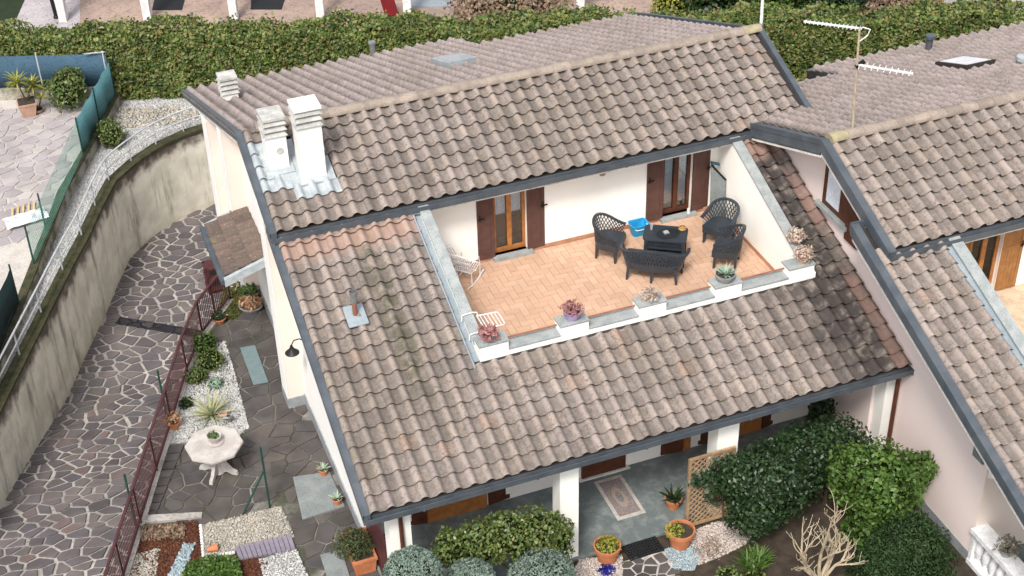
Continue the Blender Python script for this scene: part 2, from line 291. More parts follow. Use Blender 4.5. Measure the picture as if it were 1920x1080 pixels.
# ------------------------------------------------------------------ mesh helpers
class MB:
    def __init__(s): s.v = []; s.f = []; s.sm = []
    def add(s, vs, fs, smooth=False):
        o = len(s.v); s.v += [tuple(p) for p in vs]; s.f += [tuple(i+o for i in f) for f in fs]; s.sm += [smooth]*len(fs); return s
    def box(s, x0, x1, y0, y1, z0, z1):
        return s.add([(x0, y0, z0), (x1, y0, z0), (x1, y1, z0), (x0, y1, z0), (x0, y0, z1), (x1, y0, z1), (x1, y1, z1), (x0, y1, z1)],
                     [(0, 3, 2, 1), (4, 5, 6, 7), (0, 1, 5, 4), (1, 2, 6, 5), (2, 3, 7, 6), (3, 0, 4, 7)])
    def hexa(s, b, t):      # bottom 4 and top 4 points, ccw from above
        return s.add(list(b)+list(t), [(0, 3, 2, 1), (4, 5, 6, 7), (0, 1, 5, 4), (1, 2, 6, 5), (2, 3, 7, 6), (3, 0, 4, 7)])
    def prism(s, poly, z0, z1):     # xy polygon (ccw), z may be callable
        n = len(poly); a = z0 if callable(z0) else (lambda x, y: z0); b = z1 if callable(z1) else (lambda x, y: z1)
        return s.add([(x, y, a(x, y)) for x, y in poly]+[(x, y, b(x, y)) for x, y in poly],
                     [tuple(range(n-1, -1, -1)), tuple(range(n, 2*n))]+[(i, (i+1) % n, n+(i+1) % n, n+i) for i in range(n)])
    def prismx(s, poly, x0, x1):    # (y, z) polygon ccw seen from -X... extruded along X
        n = len(poly)
        return s.add([(x0, y, z) for y, z in poly]+[(x1, y, z) for y, z in poly],
                     [tuple(range(n)), tuple(range(2*n-1, n-1, -1))]+[(i, n+i, n+(i+1) % n, (i+1) % n) for i in range(n)])
    def tube(s, pts, r, n=8, cap=True, rs=None):
        pts = [Vector(p) for p in pts]; m = len(pts); vs = []; prev = None
        for i, p in enumerate(pts):
            d = (pts[min(i+1, m-1)]-pts[max(i-1, 0)]).normalized()
            if prev is None: a = d.orthogonal().normalized()
            else: a = (prev-d*prev.dot(d)); a = a.normalized() if a.length > 1e-6 else d.orthogonal().normalized()
            prev = a; b = d.cross(a); rr = rs[i] if rs else r
            for k in range(n):
                t = 2*math.pi*k/n; vs.append(p+(a*math.cos(t)+b*math.sin(t))*rr)
        fs = [(i*n+k, i*n+(k+1) % n, (i+1)*n+(k+1) % n, (i+1)*n+k) for i in range(m-1) for k in range(n)]
        o = len(s.v); s.add(vs, fs, n > 5)
        if cap: s.f += [tuple(o+k for k in range(n-1, -1, -1)), tuple(o+(m-1)*n+k for k in range(n))]; s.sm += [False, False]
        return s
    def bar(s, p, q, w, h=None, up=(0, 0, 1)):
        p, q = Vector(p), Vector(q); h = h or w; d = (q-p).normalized(); up = Vector(up)
        if abs(d.dot(up)) > .98: up = Vector((1, 0, 0))
        a = d.cross(up).normalized(); b = a.cross(d)
        c = [(-1, -1), (1, -1), (1, 1), (-1, 1)]
        vs = [e+a*(i*w/2)+b*(j*h/2) for e in (p, q) for i, j in c]
        return s.add(vs, [(0, 1, 2, 3), (7, 6, 5, 4)]+[(k, 4+k, 4+(k+1) % 4, (k+1) % 4) for k in range(4)])
    def lathe(s, prof, c=(0, 0, 0), n=20, smooth=True, sx=1, sy=1):
        c = Vector(c); m = len(prof)
        vs = [c+Vector((r*math.cos(2*math.pi*k/n)*sx, r*math.sin(2*math.pi*k/n)*sy, z)) for r, z in prof for k in range(n)]
        s.add(vs, [(i*n+k, i*n+(k+1) % n, (i+1)*n+(k+1) % n, (i+1)*n+k) for i in range(m-1) for k in range(n)], smooth); return s
    def build(s, name, mat, parent=None, kind=None, smooth=None):
        me = bpy.data.meshes.new(name)
        off = root_loc(parent) if parent else Vector((0, 0, 0))
        me.from_pydata([(p[0]-off.x, p[1]-off.y, p[2]-off.z) for p in s.v], [], s.f)
        me.polygons.foreach_set('use_smooth', s.sm if smooth is None else [smooth]*len(s.f))
        if any(s.sm) and smooth is None: me.set_sharp_from_angle(angle=math.radians(40))
        me.materials.append(K[mat] if isinstance(mat, str) else mat); me.update()
        return link(name, me, parent, kind)
def link(name, me, parent=None, kind=None):
    o = bpy.data.objects.new(name, me); COL.objects.link(o); o.parent = parent
    if kind: o['kind'] = kind
    return o
def root_loc(o):
    while o.parent: o = o.parent
    return o.location.copy()
def thing(name, label, cat, loc=(0, 0, 0), group=None):
    o = bpy.data.objects.new(name, None); COL.objects.link(o); o.location = loc; o.empty_display_size = .2
    return tag(o, label, cat, group)
def tag(o, label, cat, group=None):
    o['label'] = label; o['category'] = cat
    if group: o['group'] = group
    return o
def struct(mb, name, mat): return mb.build(name, mat, None, 'structure')
def copy_tree(o, parent=None):
    c = o.copy(); COL.objects.link(c); c.parent = parent
    for ch in list(o.children): copy_tree(ch, c)
    return c
def np_mesh(name, V, F, mat, parent=None, kind=None, smooth=False, attr=None):
    """V (n,3); F (m,k) index array"""
    me = bpy.data.meshes.new(name); off = np.array(root_loc(parent)) if parent else np.zeros(3)
    V = np.asarray(V, np.float32)-off.astype(np.float32); m, k = F.shape
    me.vertices.add(len(V)); me.vertices.foreach_set('co', V.ravel())
    me.loops.add(m*k); me.loops.foreach_set('vertex_index', F.ravel().astype(np.int32))
    me.polygons.add(m); me.polygons.foreach_set('loop_start', np.arange(0, m*k, k, dtype=np.int32)); me.polygons.foreach_set('loop_total', np.full(m, k, np.int32))
    if smooth: me.polygons.foreach_set('use_smooth', np.ones(m, bool))
    if attr is not None:
        a = me.attributes.new('tint', 'FLOAT', 'FACE'); a.data.foreach_set('value', attr.astype(np.float32))
    me.update(calc_edges=True); me.materials.append(K[mat] if isinstance(mat, str) else mat)
    return link(name, me, parent, kind)
def rand_rot(n, flat=0):
    q = RNG.normal(size=(n, 4)); q /= np.linalg.norm(q, axis=1)[:, None]; a, b, c, d = q.T
    return np.stack([np.stack([1-2*(c*c+d*d), 2*(b*c-a*d), 2*(b*d+a*c)], 1), np.stack([2*(b*c+a*d), 1-2*(b*b+d*d), 2*(c*d-a*b)], 1), np.stack([2*(b*d-a*c), 2*(c*d+a*b), 1-2*(b*b+c*c)], 1)], 1)
def instance(bv, bf, C, R, sc):
    bv = np.asarray(bv, float); bf = np.asarray(bf); n = len(C); k = len(bv)
    V = np.einsum('nij,nkj->nki', R, bv[None]*sc[:, None, :])+C[:, None, :]
    F = bf[None]+(np.arange(n)*k)[:, None, None]
    return V.reshape(-1, 3), F.reshape(-1, bf.shape[1])
LEAFV = [(-.5, 0, .0), (0, -.28, .06), (.5, 0, -.03), (0, .28, .06)]; LEAFF = [(0, 1, 2, 3)]
PEBV = [(1, 0, 0), (0, 1, .1), (-1, .1, 0), (0, -1, 0), (.1, .1, .8), (0, 0, -.8)]
PEBF = [(0, 1, 4), (1, 2, 4), (2, 3, 4), (3, 0, 4), (1, 0, 5), (2, 1, 5), (3, 2, 5), (0, 3, 5)]
def normals_rot(N, tilt=.6):
    """rotations whose z axis is near N, random spin"""
    n = len(N); Z = N+RNG.normal(size=(n, 3))*tilt; Z /= np.linalg.norm(Z, axis=1)[:, None]+1e-9
    a = RNG.normal(size=(n, 3)); X = a-(a*Z).sum(1)[:, None]*Z; X /= np.linalg.norm(X, axis=1)[:, None]+1e-9
    return np.stack([X, np.cross(Z, X), Z], 2)
def leaves(name, C, N, size, mat, parent, tilt=.6, asp=1., kind=None):
    n = len(C); sz = size*(.6+.8*RNG.random(n))
    V, F = instance(LEAFV, LEAFF, C, normals_rot(N, tilt), np.stack([sz, sz*asp, sz], 1))
    return np_mesh(name, V, F, mat, parent, kind)
def ellipsoid_pts(c, r, n, shell=.55, zmin=-1, lump=.12):
    D = RNG.normal(size=(n, 3)); D /= np.linalg.norm(D, axis=1)[:, None]; D = D[D[:, 2] > zmin]; n = len(D)
    rad = shell+(1-shell)*RNG.random(n)**.5
    ph = RNG.random(6)*6.28
    rad *= 1+lump*(np.sin(D[:, 0]*5+ph[0])*np.sin(D[:, 1]*5+ph[1])+np.sin(D[:, 2]*7+ph[2])*.7+np.sin(D[:, 0]*9+D[:, 1]*8+ph[3])*.6)
    return np.array(c)+D*rad[:, None]*np.array(r), D
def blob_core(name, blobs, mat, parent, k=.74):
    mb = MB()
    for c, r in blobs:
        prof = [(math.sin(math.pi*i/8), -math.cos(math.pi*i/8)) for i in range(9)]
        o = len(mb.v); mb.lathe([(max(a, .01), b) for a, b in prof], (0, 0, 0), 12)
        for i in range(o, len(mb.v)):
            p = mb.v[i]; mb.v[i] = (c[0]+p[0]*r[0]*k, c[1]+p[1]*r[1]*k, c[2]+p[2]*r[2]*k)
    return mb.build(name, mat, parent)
def bush(name, label, cat, blobs, n, size, mat, ground, group=None, core=.72, tilt=.7, stems=3, zmin=-.8, lump=.12, shell=.6, asp=1.):
    c0 = blobs[0][0]; t = thing(name, label, cat, (c0[0], c0[1], ground), group)
    tot = sum(b[1][0]*b[1][2] for b in blobs); Cs, Ns = [], []
    for c, r in blobs:
        a, d = ellipsoid_pts(c, r, int(n*r[0]*r[2]/tot), shell, zmin, lump); Cs.append(a); Ns.append(d)
    C = np.concatenate(Cs); N = np.concatenate(Ns); k = C[:, 2] > ground+.02
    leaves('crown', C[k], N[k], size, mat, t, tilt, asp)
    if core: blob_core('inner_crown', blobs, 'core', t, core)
    mb = MB()
    for i in range(stems):
        b = blobs[i % len(blobs)]; a = random.random()*6.3; mb.tube([(c0[0]+.05*math.cos(a), c0[1]+.05*math.sin(a), ground-.02), (b[0][0], b[0][1], b[0][2])], .025, 6, rs=[.03, .015])
    mb.build('stem', 'twig', t); return t
def in_poly(x, y, poly):
    r = np.zeros(len(x), bool); n = len(poly)
    for i in range(n):
        x0, y0 = poly[i]; x1, y1 = poly[(i+1) % n]
        c = ((y0 > y) != (y1 > y)) & (x < (x1-x0)*(y-y0)/((y1-y0) or 1e-9)+x0); r ^= c
    return r
def poly_pts(poly, n):
    a = np.array(poly); lo, hi = a.min(0), a.max(0); out = []
    while sum(len(o) for o in out) < n:
        p = lo+(hi-lo)*RNG.random((n*2, 2)); out.append(p[in_poly(p[:, 0], p[:, 1], poly)])
    return np.concatenate(out)[:n]
def pebbles(name, poly, z, size, dens, mat, label=None, cat=None, layers=.02):
    a = np.array(poly); area = abs(np.sum(a[:, 0]*np.roll(a[:, 1], -1)-a[:, 1]*np.roll(a[:, 0], -1)))/2
    MB().prism(ccw([tuple(q_) for q_ in poly]), z-.05, z+.004).build(name+'_bed', 'mulchb' if mat == 'mulch' else 'gbase', None, 'structure')
    n = int(area*dens); p = poly_pts(poly, n); sz = size*(.5+.9*RNG.random(n))
    C = np.column_stack([p, np.full(n, z)+RNG.random(n)*layers])
    V, F = instance(PEBV, PEBF, C, rand_rot(n), np.stack([sz*.6, sz*.45, sz*.32], 1))
    o = np_mesh(name, V, F, mat, None, 'stuff')
    if label: tag(o, label, cat)
    return o
def ccw(poly):
    a = sum(x0*y1-x1*y0 for (x0, y0), (x1, y1) in zip(poly, poly[1:]+poly[:1])); return list(poly) if a > 0 else list(poly)[::-1]
def pxpoly(pts, z): return ccw([tuple(P(x, y, z).xy) for x, y in pts])
def clip(poly, n, c):   # keep n.p <= c
    out = []; m = len(poly)
    for i in range(m):
        a, b = poly[i], poly[(i+1) % m]; da = n[0]*a[0]+n[1]*a[1]-c; db = n[0]*b[0]+n[1]*b[1]-c
        if da <= 0: out.append(a)
        if (da < 0 < db) or (db < 0 < da): t = da/(da-db); out.append((a[0]+(b[0]-a[0])*t, a[1]+(b[1]-a[1])*t))
    return out
def crazy_cells(poly, spacing, joint, stretch=1.25, ang=0.3, jitter=.42):
    """irregular stone outlines covering the polygon: bisector cells of jittered seeds, shrunk by the joint"""
    ca, sa = math.cos(ang), math.sin(ang); U = [((x*ca+y*sa)/stretch, -x*sa+y*ca) for x, y in poly]
    a = np.array(U); lo, hi = a.min(0)-spacing*2, a.max(0)+spacing*2; seeds = []
    ny = int((hi[1]-lo[1])/spacing)+1; nx = int((hi[0]-lo[0])/spacing)+1
    for j in range(ny):
        for i in range(nx):
            if random.random() < .10: continue
            seeds.append((lo[0]+(i+.5*(j % 2)+random.uniform(-jitter, jitter))*spacing, lo[1]+(j+random.uniform(-jitter, jitter))*spacing))
    sd = np.array(seeds); inside = in_poly(sd[:, 0], sd[:, 1], U); cells = []
    for i in np.nonzero(inside)[0]:
        p = sd[i]; c = [(p[0]+dx*spacing*2, p[1]+dy*spacing*2) for dx, dy in ((-1, -1), (1, -1), (1, 1), (-1, 1))]
        d = np.linalg.norm(sd-p, axis=1); nb = np.nonzero((d > 1e-6) & (d < spacing*3.2))[0]
        for k in nb[np.argsort(d[nb])]:
            n = (sd[k]-p)/d[k]; c = clip(c, n, n@((sd[k]+p)/2)-joint*random.uniform(.3, .75))
            if len(c) < 3: break
        if len(c) < 3: continue
        c = [((x*stretch)*ca-y*sa, (x*stretch)*sa+y*ca) for x, y in c]
        # merge tiny edges
        c = [q for k, q in enumerate(c) if math.dist(q, c[k-1]) > .03]
        if len(c) >= 3: cells.append(ccw(c))
    return cells
def stones(cells, zf, h, mat, matj, parent, name='paving_stone', limit=300, bev=.012):
    """each stone its own mesh; those past the limit joined"""
    def dist(c): x = sum(p[0] for p in c)/len(c); y = sum(p[1] for p in c)/len(c); return (x-CP[0])**2+(y-CP[1])**2
    cells = sorted(cells, key=dist); rest = MB()
    def put(mb, c):
        n = len(c); cx = sum(p[0] for p in c)/n; cy = sum(p[1] for p in c)/n; dz = random.uniform(-.004, .006)
        def ring(k, z): return [(cx+(x-cx)*k, cy+(y-cy)*k, zf(cx+(x-cx)*k, cy+(y-cy)*k)+z+dz) for x, y in c]
        r = max(math.dist(p, (cx, cy)) for p in c); k2 = 1-bev/max(r, .05)
        mb.add(ring(1, -.01)+ring(1, h-.006)+ring(k2, h), [(i, (i+1) % n, n+(i+1) % n, n+i) for i in range(n)]+[(n+i, n+(i+1) % n, 2*n+(i+1) % n, 2*n+i) for i in range(n)]+[tuple(range(2*n, 3*n))])
    for i, c in enumerate(cells):
        if i < limit: mb = MB(); put(mb, c); mb.build(name, mat, parent)
        else: put(rest, c)
    if rest.v: rest.build(name+'s', matj, parent, 'stuff')

# ================================================================== GROUND, DRIVEWAY, RETAINING WALL
def drive_z(x, y): return -4.76 if y > 11.4 else min(-4.76+.18*(11.4-y), -3.0)
ZT = -2.3                                   # top of the retaining wall
WALLTOP = [(418, 230), (395, 236), (350, 250), (300, 273), (255, 303), (215, 338), (190, 385), (165, 440), (130, 505), (90, 585), (50, 665), (10, 745), (-30, 830), (-90, 960)]
WL = [tuple(P(x, y, ZT).xy) for x, y in WALLTOP]          # driveway-side face of the wall, back to front
WL = [(9.5, WL[0][1]-.5), (4.2, WL[0][1]+.05)]+WL
def offset_line(L, d):
    out = []
    for i, p in enumerate(L):
        a = Vector(L[max(i-1, 0)]); b = Vector(L[min(i+1, len(L)-1)]); t = (b-a).normalized(); out.append((p[0]+t.y*d, p[1]-t.x*d))
    return out
# railing line: edge of the yard above the sunken driveway (back to front)
RL = [(.35, 12.15), (-.18, 11.46), (-.42, 11.12), (-.90, 10.49), (-1.32, 9.95), (-1.9, 8.75), (-2.55, 7.1), (-3.1, 5.75), (-3.66, 4.35), (-4.2, 3.0), (-5.2, .4), (-6.4, -3)]
far = MB(); far.prism([(-70, -40), (90, -40), (90, 120), (-70, 120)], -5.2, -5.0); g = struct(far, 'ground', 'darkgreen')
# yard block between the railing and the house, front garden
yb = MB(); yb.prism(ccw(RL+[(0, -6), (14, -6), (14, 2.0), (.6, 2.0), (.6, 12.15)]), -5.0, YARD-.025); struct(yb, 'yard_ground', 'ymortar')
# driveway
dv = MB(); ys = [-4, 0, 2, 4, 6, 8, 10, 11.4, 14, 17, 21]
for a, b in zip(ys[:-1], ys[1:]):
    dv.hexa([(-9, a, -5.05), (9, a, -5.05), (9, b, -5.05), (-9, b, -5.05)], [(-9, a, drive_z(0, a+1e-6)-.02), (9, a, drive_z(0, a+1e-6)-.02), (9, b, drive_z(0, b)-.02), (-9, b, drive_z(0, b)-.02)])
DRIVE = dv.build('driveway', 'mortar', None, 'structure')
dpoly = ccw([(p[0]-.1, p[1]+.1) for p in WL[1:]]+[(-9.5, 3.5), (-8, -1), (-5.5, .2), (-4.3, 2.2), (-3.5, 4.2), (-2.3, 7.0), (-.8, 10.2), (.6, 11.8), (.6, 15.0), (4.2, 17.0)])
cells = crazy_cells(dpoly, .275, .052, 1.3, -.25)
gr0, gr1 = P(237, 604, -4.76), P(345, 622, -4.76)
def near_grate(c):
    x = sum(p[0] for p in c)/len(c); y = sum(p[1] for p in c)/len(c); return abs(y-(gr0.y+(gr1.y-gr0.y)*(x-gr0.x)/(gr1.x-gr0.x))) < .05
def seen(c):
    x = sum(p[0] for p in c)/len(c); y = sum(p[1] for p in c)/len(c); d = np.array([x, y, drive_z(x, y)])-CP; k = d@CF
    return -60 < 960+FPX*(d@CR)/k < 520 and 300 < 540-FPX*(d@CU)/k < 1130
stones([c for c in cells if seen(c)], drive_z, .012, 'stones', 'stonej', DRIVE)
gm = MB(); gd = (gr1-gr0).normalized(); gn = Vector((-gd.y, gd.x, 0)); A0 = gr0-gd*.25; A1 = gr1+gd*.6
fr = thing('drain_grate', 'long dark drain grate set across the stone driveway', 'drain', A0)
m = MB(); z0 = -4.755
for sgn in (-1, 1): m.bar(A0+gn*.13*sgn+Vector((0, 0, .008)), A1+gn*.13*sgn+Vector((0, 0, .008)), .02, .035)
m.build('frame', 'drain', fr); m = MB(); L = (A1-A0).length
for i in range(int(L/.03)): c = A0+gd*(.015+i*.03)+Vector((0, 0, .005)); m.bar(c-gn*.12, c+gn*.12, .018, .03)
m.build('grate_bars', 'drain', fr, 'stuff')
# retaining wall with its mossy coping
rw = thing('retaining_wall', 'tall curved concrete retaining wall with streaked stains beside the driveway', 'wall', (WL[6][0], WL[6][1], -5))
W1 = offset_line(WL, -.0); W2 = offset_line(WL, .28)
m = MB(); n = len(WL)
m.add([(x, y, -5) for x, y in W1]+[(x, y, ZT-.07) for x, y in W1]+[(x, y, ZT-.07) for x, y in W2]+[(x, y, -5) for x, y in W2],
      [f for i in range(n-1) for f in ((i, i+1, n+i+1, n+i), (n+i, n+i+1, 2*n+i+1, 2*n+i), (2*n+i, 2*n+i+1, 3*n+i+1, 3*n+i))]+[(0, n, 2*n, 3*n), (n-1, 4*n-1, 3*n-1, 2*n-1)], True)
m.build('wall_face', 'concrete', rw)
W3 = offset_line(WL, -.04); W4 = offset_line(WL, .26); m = MB()
m.add([(x, y, ZT-.07) for x, y in W3]+[(x, y, ZT) for x, y in W3]+[(x, y, ZT) for x, y in W4]+[(x, y, ZT-.07) for x, y in W4],
      [f for i in range(n-1) for f in ((i, i+1, n+i+1, n+i), (n+i, n+i+1, 2*n+i+1, 2*n+i), (2*n+i, 2*n+i+1, 3*n+i+1, 3*n+i))]+[(0, n, 2*n, 3*n), (n-1, 4*n-1, 3*n-1, 2*n-1)])
m.build('coping', 'moss', rw)
# bank of gravel behind the wall up to the neighbour's low wall and the hedge
NW = [tuple(P(x, y, PATIO).xy) for x, y in ((212, 178), (160, 275), (110, 362), (55, 508), (0, 648), (-60, 790), (-130, 960))]
bank = ccw(W2[1:]+NW[::-1]+[(-1.6, 23), (7, 19.8)])
bk = MB(); bk.prism(ccw([(8.5, 18.2)]+W2[2:]+NW[::-1]+[(-1.2, 22.6), (10, 18.6)]), -5, ZT-.05); struct(bk, 'gravel_bank', 'gbase')
gp = ccw(W4[2:]+NW[::-1]+[(-1.2, 21.3), (1.8, 20.3)])
pebbles('gravel', gp, ZT-.05, .055, 1400, 'gravel', 'pale gravel strip along the top of the retaining wall', 'gravel')
rp_ = pxpoly([(215, 205), (345, 200), (380, 215), (330, 232), (225, 240), (208, 225)], ZT)
pebbles('rubble', rp_, ZT-.03, .12, 260, 'gravelb', 'brown rubble strip at the foot of the hedge behind the railing', 'rubble', .04)
# white pipe railing standing on the wall
wr = thing('pipe_railing', 'pale galvanised pipe railing along the top of the curved retaining wall', 'railing', (WL[7][0], WL[7][1], ZT))
RLW = offset_line(WL, .16)[3:]; H = .62
def dense(L, k=4):
    out = []
    for i in range(len(L)-1):
        p0, p1, p2, p3 = (Vector(L[max(i-1, 0)]), Vector(L[i]), Vector(L[i+1]), Vector(L[min(i+2, len(L)-1)]))
        for j in range(k):
            t = j/k; out.append(tuple(.5*((2*p1)+(-p0+p2)*t+(2*p0-5*p1+4*p2-p3)*t*t+(-p0+3*p1-3*p2+p3)*t**3)))
    return out+[tuple(L[-1])]
DL = dense(RLW)
MB().tube([(x, y, ZT+H) for x, y in DL], .024, 8).build('top_rail', 'galv', wr)
MB().tube([(x, y, ZT+H*.5) for x, y in DL], .018, 8).build('middle_rail', 'galv', wr)
for i in range(1, len(RLW)): x, y = RLW[i]; MB().tube([(x, y, ZT-.02), (x, y, ZT+H)], .02, 8).build('post', 'galv', wr)
# red-brown railing along the yard edge
rr = thing('metal_railing', 'red-brown metal railing of close upright bars between driveway and side yard', 'railing', (RL[6][0], RL[6][1], YARD))
RF = RL[2:-1]
m = MB(); m.prism(ccw(RF+[(x+.14, y-.05) for x, y in RF[::-1]]), YARD-.2, YARD+.05); m.build('stone_kerb', 'mortar', rr)
kx = [(x+.07, y) for x, y in RF]
for zz, nm in ((YARD+.99, 'top_rail'), (YARD+.14, 'bottom_rail')):
    m = MB(); [m.bar((*a, zz), (*b, zz), .05, .035) for a, b in zip(kx[:-1], kx[1:])]; m.build(nm, 'rail', rr)
m = MB(); cnt = 0
for a, b in zip(kx[:-1], kx[1:]):
    A, B = Vector(a), Vector(b); L = (B-A).length; k = int(L/.075); d = (B-A)/L
    for i in range(k):
        p = A+d*(i+.5)*L/k; m.bar((p.x, p.y, YARD+.14), (p.x, p.y, YARD+.98), .012, .016, up=(d.x, d.y, 0))
m.build('upright_bars', 'rail', rr, 'stuff')
for a in kx: MB().bar((*a, YARD), (*a, YARD+1.0), .045).build('post', 'rail', rr)
# side yard stone paving
ypoly = ccw([(-1.05, 10.3), (.3, 10.6), (.3, 2.3), (.2, .6), (-.8, .6), (-.9, 3.9), (-1.1, 6.3)])
ypoly2 = ccw([tuple(P(x, y, YARD).xy) for x, y in ((320, 845), (455, 835), (470, 800), (520, 800), (530, 948), (375, 978), (270, 972))])
YG = [o for o in bpy.data.objects if o.name == 'yard_ground'][0]
yc = crazy_cells(ypoly, .36, .03, 1.2, .4)+crazy_cells(ypoly2, .32, .03, 1.2, .1)
seen_c = []
for c in yc:
    cx = sum(p[0] for p in c)/len(c); cy = sum(p[1] for p in c)/len(c)
    if any(math.hypot(cx-a, cy-b) < .14 for a, b in seen_c): continue
    seen_c.append((cx, cy))
    if len(seen_c) < 300: stones([c], lambda x, y: YARD-.025, .022, 'ystone', 'ystone', YG)
# kerb slabs along the paved corner
kp = [tuple(P(x, y, YARD).xy) for x, y in ((268, 982), (378, 972), (380, 962), (272, 968))]
MB().prism(ccw(kp), YARD-.05, YARD+.035).build('kerb_stone', 'mortar', YG)
for i in range(9):
    a = P(318-i*6.2, 838+i*15.5, YARD); b = P(345-i*6.2, 836+i*15.5, YARD); c = P(339-i*6.2, 849+i*15.5, YARD); d = P(312-i*6.2, 851+i*15.5, YARD)
    MB().prism(ccw([tuple(q.xy) for q in (a, b, c, d)]), YARD-.03, YARD+.03).build('edging_slab', 'ystone', YG)

# ================================================================== THE HOUSES
def tile_geom(seg, lip=True):
    xs = [i/seg*.318 for i in range(seg+1)]
    def h(x): return .088*max(0, math.sin(math.pi*min(x, .178)/.178))**.9 - (.006*math.sin(math.pi*(x-.175)/.125) if .175 < x < .30 else 0) + (.012 if x > .305 else 0)
    v = [(x, 0, h(x)+.062) for x in xs]+[(x, .40, h(x)*.96) for x in xs]; k = seg+1
    f = [(i, i+1, k+i+1, k+i) for i in range(seg)]
    if lip: v += [(x, 0, h(x)+.062) for x in xs]+[(x, .008, h(x)+.062-.024) for x in xs]; f += [(2*k+k+i, 2*k+k+i+1, 2*k+i+1, 2*k+i) for i in range(seg)]
    G_TILE[len(v)] = [1-min(1, h(x)/.06) for x in xs]*2+([2.4]*(2*k) if lip else [])  # dirt settled in the pans; lips darkened to paint shadow lines under each row
    return v, f
G_TILE = {}
TV, TF = tile_geom(12); TVL, TFL_ = tile_geom(8)
def tile_mesh(name, mat):
    me = bpy.data.meshes.new(name); me.from_pydata(TV, [], TF); me.polygons.foreach_set('use_smooth', [True]*len(TF)); me.materials.append(K[mat]); a = me.attributes.new('grime_shade', 'FLOAT', 'POINT'); a.data.foreach_set('value', G_TILE[len(TV)]); me.update(); return me
def tile_grid(x0, nc, Y0, Z0, t, nr, keep, back=False, d0=0):
    sl = math.atan(t); c, s_ = math.cos(sl), math.sin(sl); out = []
    for j in range(nr):
        d = d0+j*TE
        for i in range(nc):
            X = x0-i*TP if back else x0+i*TP; Y = Y0-d*c if back else Y0+d*c; Z = Z0+d*s_
            if not keep(X, Y, i, j): continue
            a = random.uniform(-.009, .009); ca, sa = math.cos(a), math.sin(a); dz = random.uniform(-.003, .004)
            xd = np.array([-1., 0, 0]) if back else np.array([1., 0, 0]); yd = np.array([0, -c if back else c, s_]); nd = np.array([0, s_ if back else -s_, c])
            R = np.stack([xd*ca+yd*sa, -xd*sa+yd*ca, nd], 1); out.append((np.array([X, Y, Z])+nd*dz, R))
    return out
def put_tiles(lst, parent, mesh, off, name='roof_tile'):
    for p, R in lst:
        o = link(name, mesh, parent); q = p-np.array(off)
        o.matrix_local = Matrix(((R[0, 0], R[0, 1], R[0, 2], q[0]), (R[1, 0], R[1, 1], R[1, 2], q[1]), (R[2, 0], R[2, 1], R[2, 2], q[2]), (0, 0, 0, 1)))
def join_tiles(lst, parent, mat, name):
    C = np.array([p for p, _ in lst]); R = np.array([r for _, r in lst]); n = len(C)
    V, F = instance(TVL, TFL_, C, R, np.ones((n, 3))); tint = np.repeat(RNG.random(n), len(TFL_))
    o = np_mesh(name, V, F, mat, parent, 'stuff', True, tint); a = o.data.attributes.new('grime_shade', 'FLOAT', 'POINT'); a.data.foreach_set('value', np.tile(np.array(G_TILE[len(TVL)], np.float32), n)); return o
def slope_slab(mb, x0, x1, y0, y1, z0, t, up, dn):    # slab under a slope: z = z0 + t*(y-y0)
    f = lambda y: z0+t*(y-y0)
    return mb.hexa([(x0, y0, f(y0)-dn), (x1, y0, f(y0)-dn), (x1, y1, f(y1)-dn), (x0, y1, f(y1)-dn)], [(x0, y0, f(y0)+up), (x1, y0, f(y0)+up), (x1, y1, f(y1)+up), (x0, y1, f(y1)+up)])
def gutter(x0, x1, y, z, parent, mat='fascia'):
    pr = [(-.075, .012), (-.062, -.112), (-.03, -.135), (.03, -.135), (.062, -.112), (.075, .012), (.062, .012), (.05, -.10), (.02, -.122), (-.02, -.122), (-.05, -.10), (-.060, .012)]
    m = MB(); pr = [(y+a, z+b) for a, b in pr]; m.prismx(pr, x0, x1)
    for x in (x0, x1): m.box(x-.006, x+.006, y-.07, y+.07, z-.13, z+.01)
    k = x0+1.0
    while k < x1-.3: m.box(k-.025, k+.025, y-.0785, y-.058, z-.115, z+.016); k += 2.1
    return m.build('gutter', mat, parent)
def rake(x0, x1, pts, parent, up=.085, dn=.13):
    m = MB()
    for (ya, za), (yb_, zb) in zip(pts[:-1], pts[1:]):
        if ya > yb_: ya, za, yb_, zb = yb_, zb, ya, za
        m.hexa([(x0, ya, za-dn), (x1, ya, za-dn), (x1, yb_, zb-dn), (x0, yb_, zb-dn)], [(x0, ya, za+up), (x1, ya, za+up), (x1, yb_, zb+up), (x0, yb_, zb+up)])
        xm = x0-.012; m.hexa([(xm, ya, za+up-.10), (x0+.01, ya, za+up-.10), (x0+.01, yb_, zb+up-.10), (xm, yb_, zb+up-.10)], [(xm, ya, za+up+.014), (x0+.01, ya, za+up+.014), (x0+.01, yb_, zb+up+.014), (xm, yb_, zb+up+.014)])
    return m.build('rake_flashing', 'fascia', parent)
def ridge_row(x0, x1, y, z, parent, first_moss=False):
    k = int((x1-x0)/.38)+1; L = (x1-x0)/k; seg = 8
    for i in range(k):
        a = x0+i*L; b = a+L+.04; vs = []
        for X, r in ((a, .125), (b, .112)):
            for j in range(seg+1):
                t = math.pi*(1.12*j/seg-.06); vs.append((X, y-r*1.15*math.cos(t), z+.035+r*.85*math.sin(t)+random.uniform(-.002, .002)))
        m = MB(); m.add(vs, [(j+1, j, seg+1+j, seg+2+j) for j in range(seg)], True); m.add([vs[j] for j in range(seg+1)]+[(a, y-.13, z-.02), (a, y+.13, z-.02)], [tuple(range(seg+1))+(seg+2, seg+1)])
        m.build('ridge_tile', 'ridge_moss' if first_moss and i == (0 if first_moss == 'left' else k-1) else 'ridge', parent)
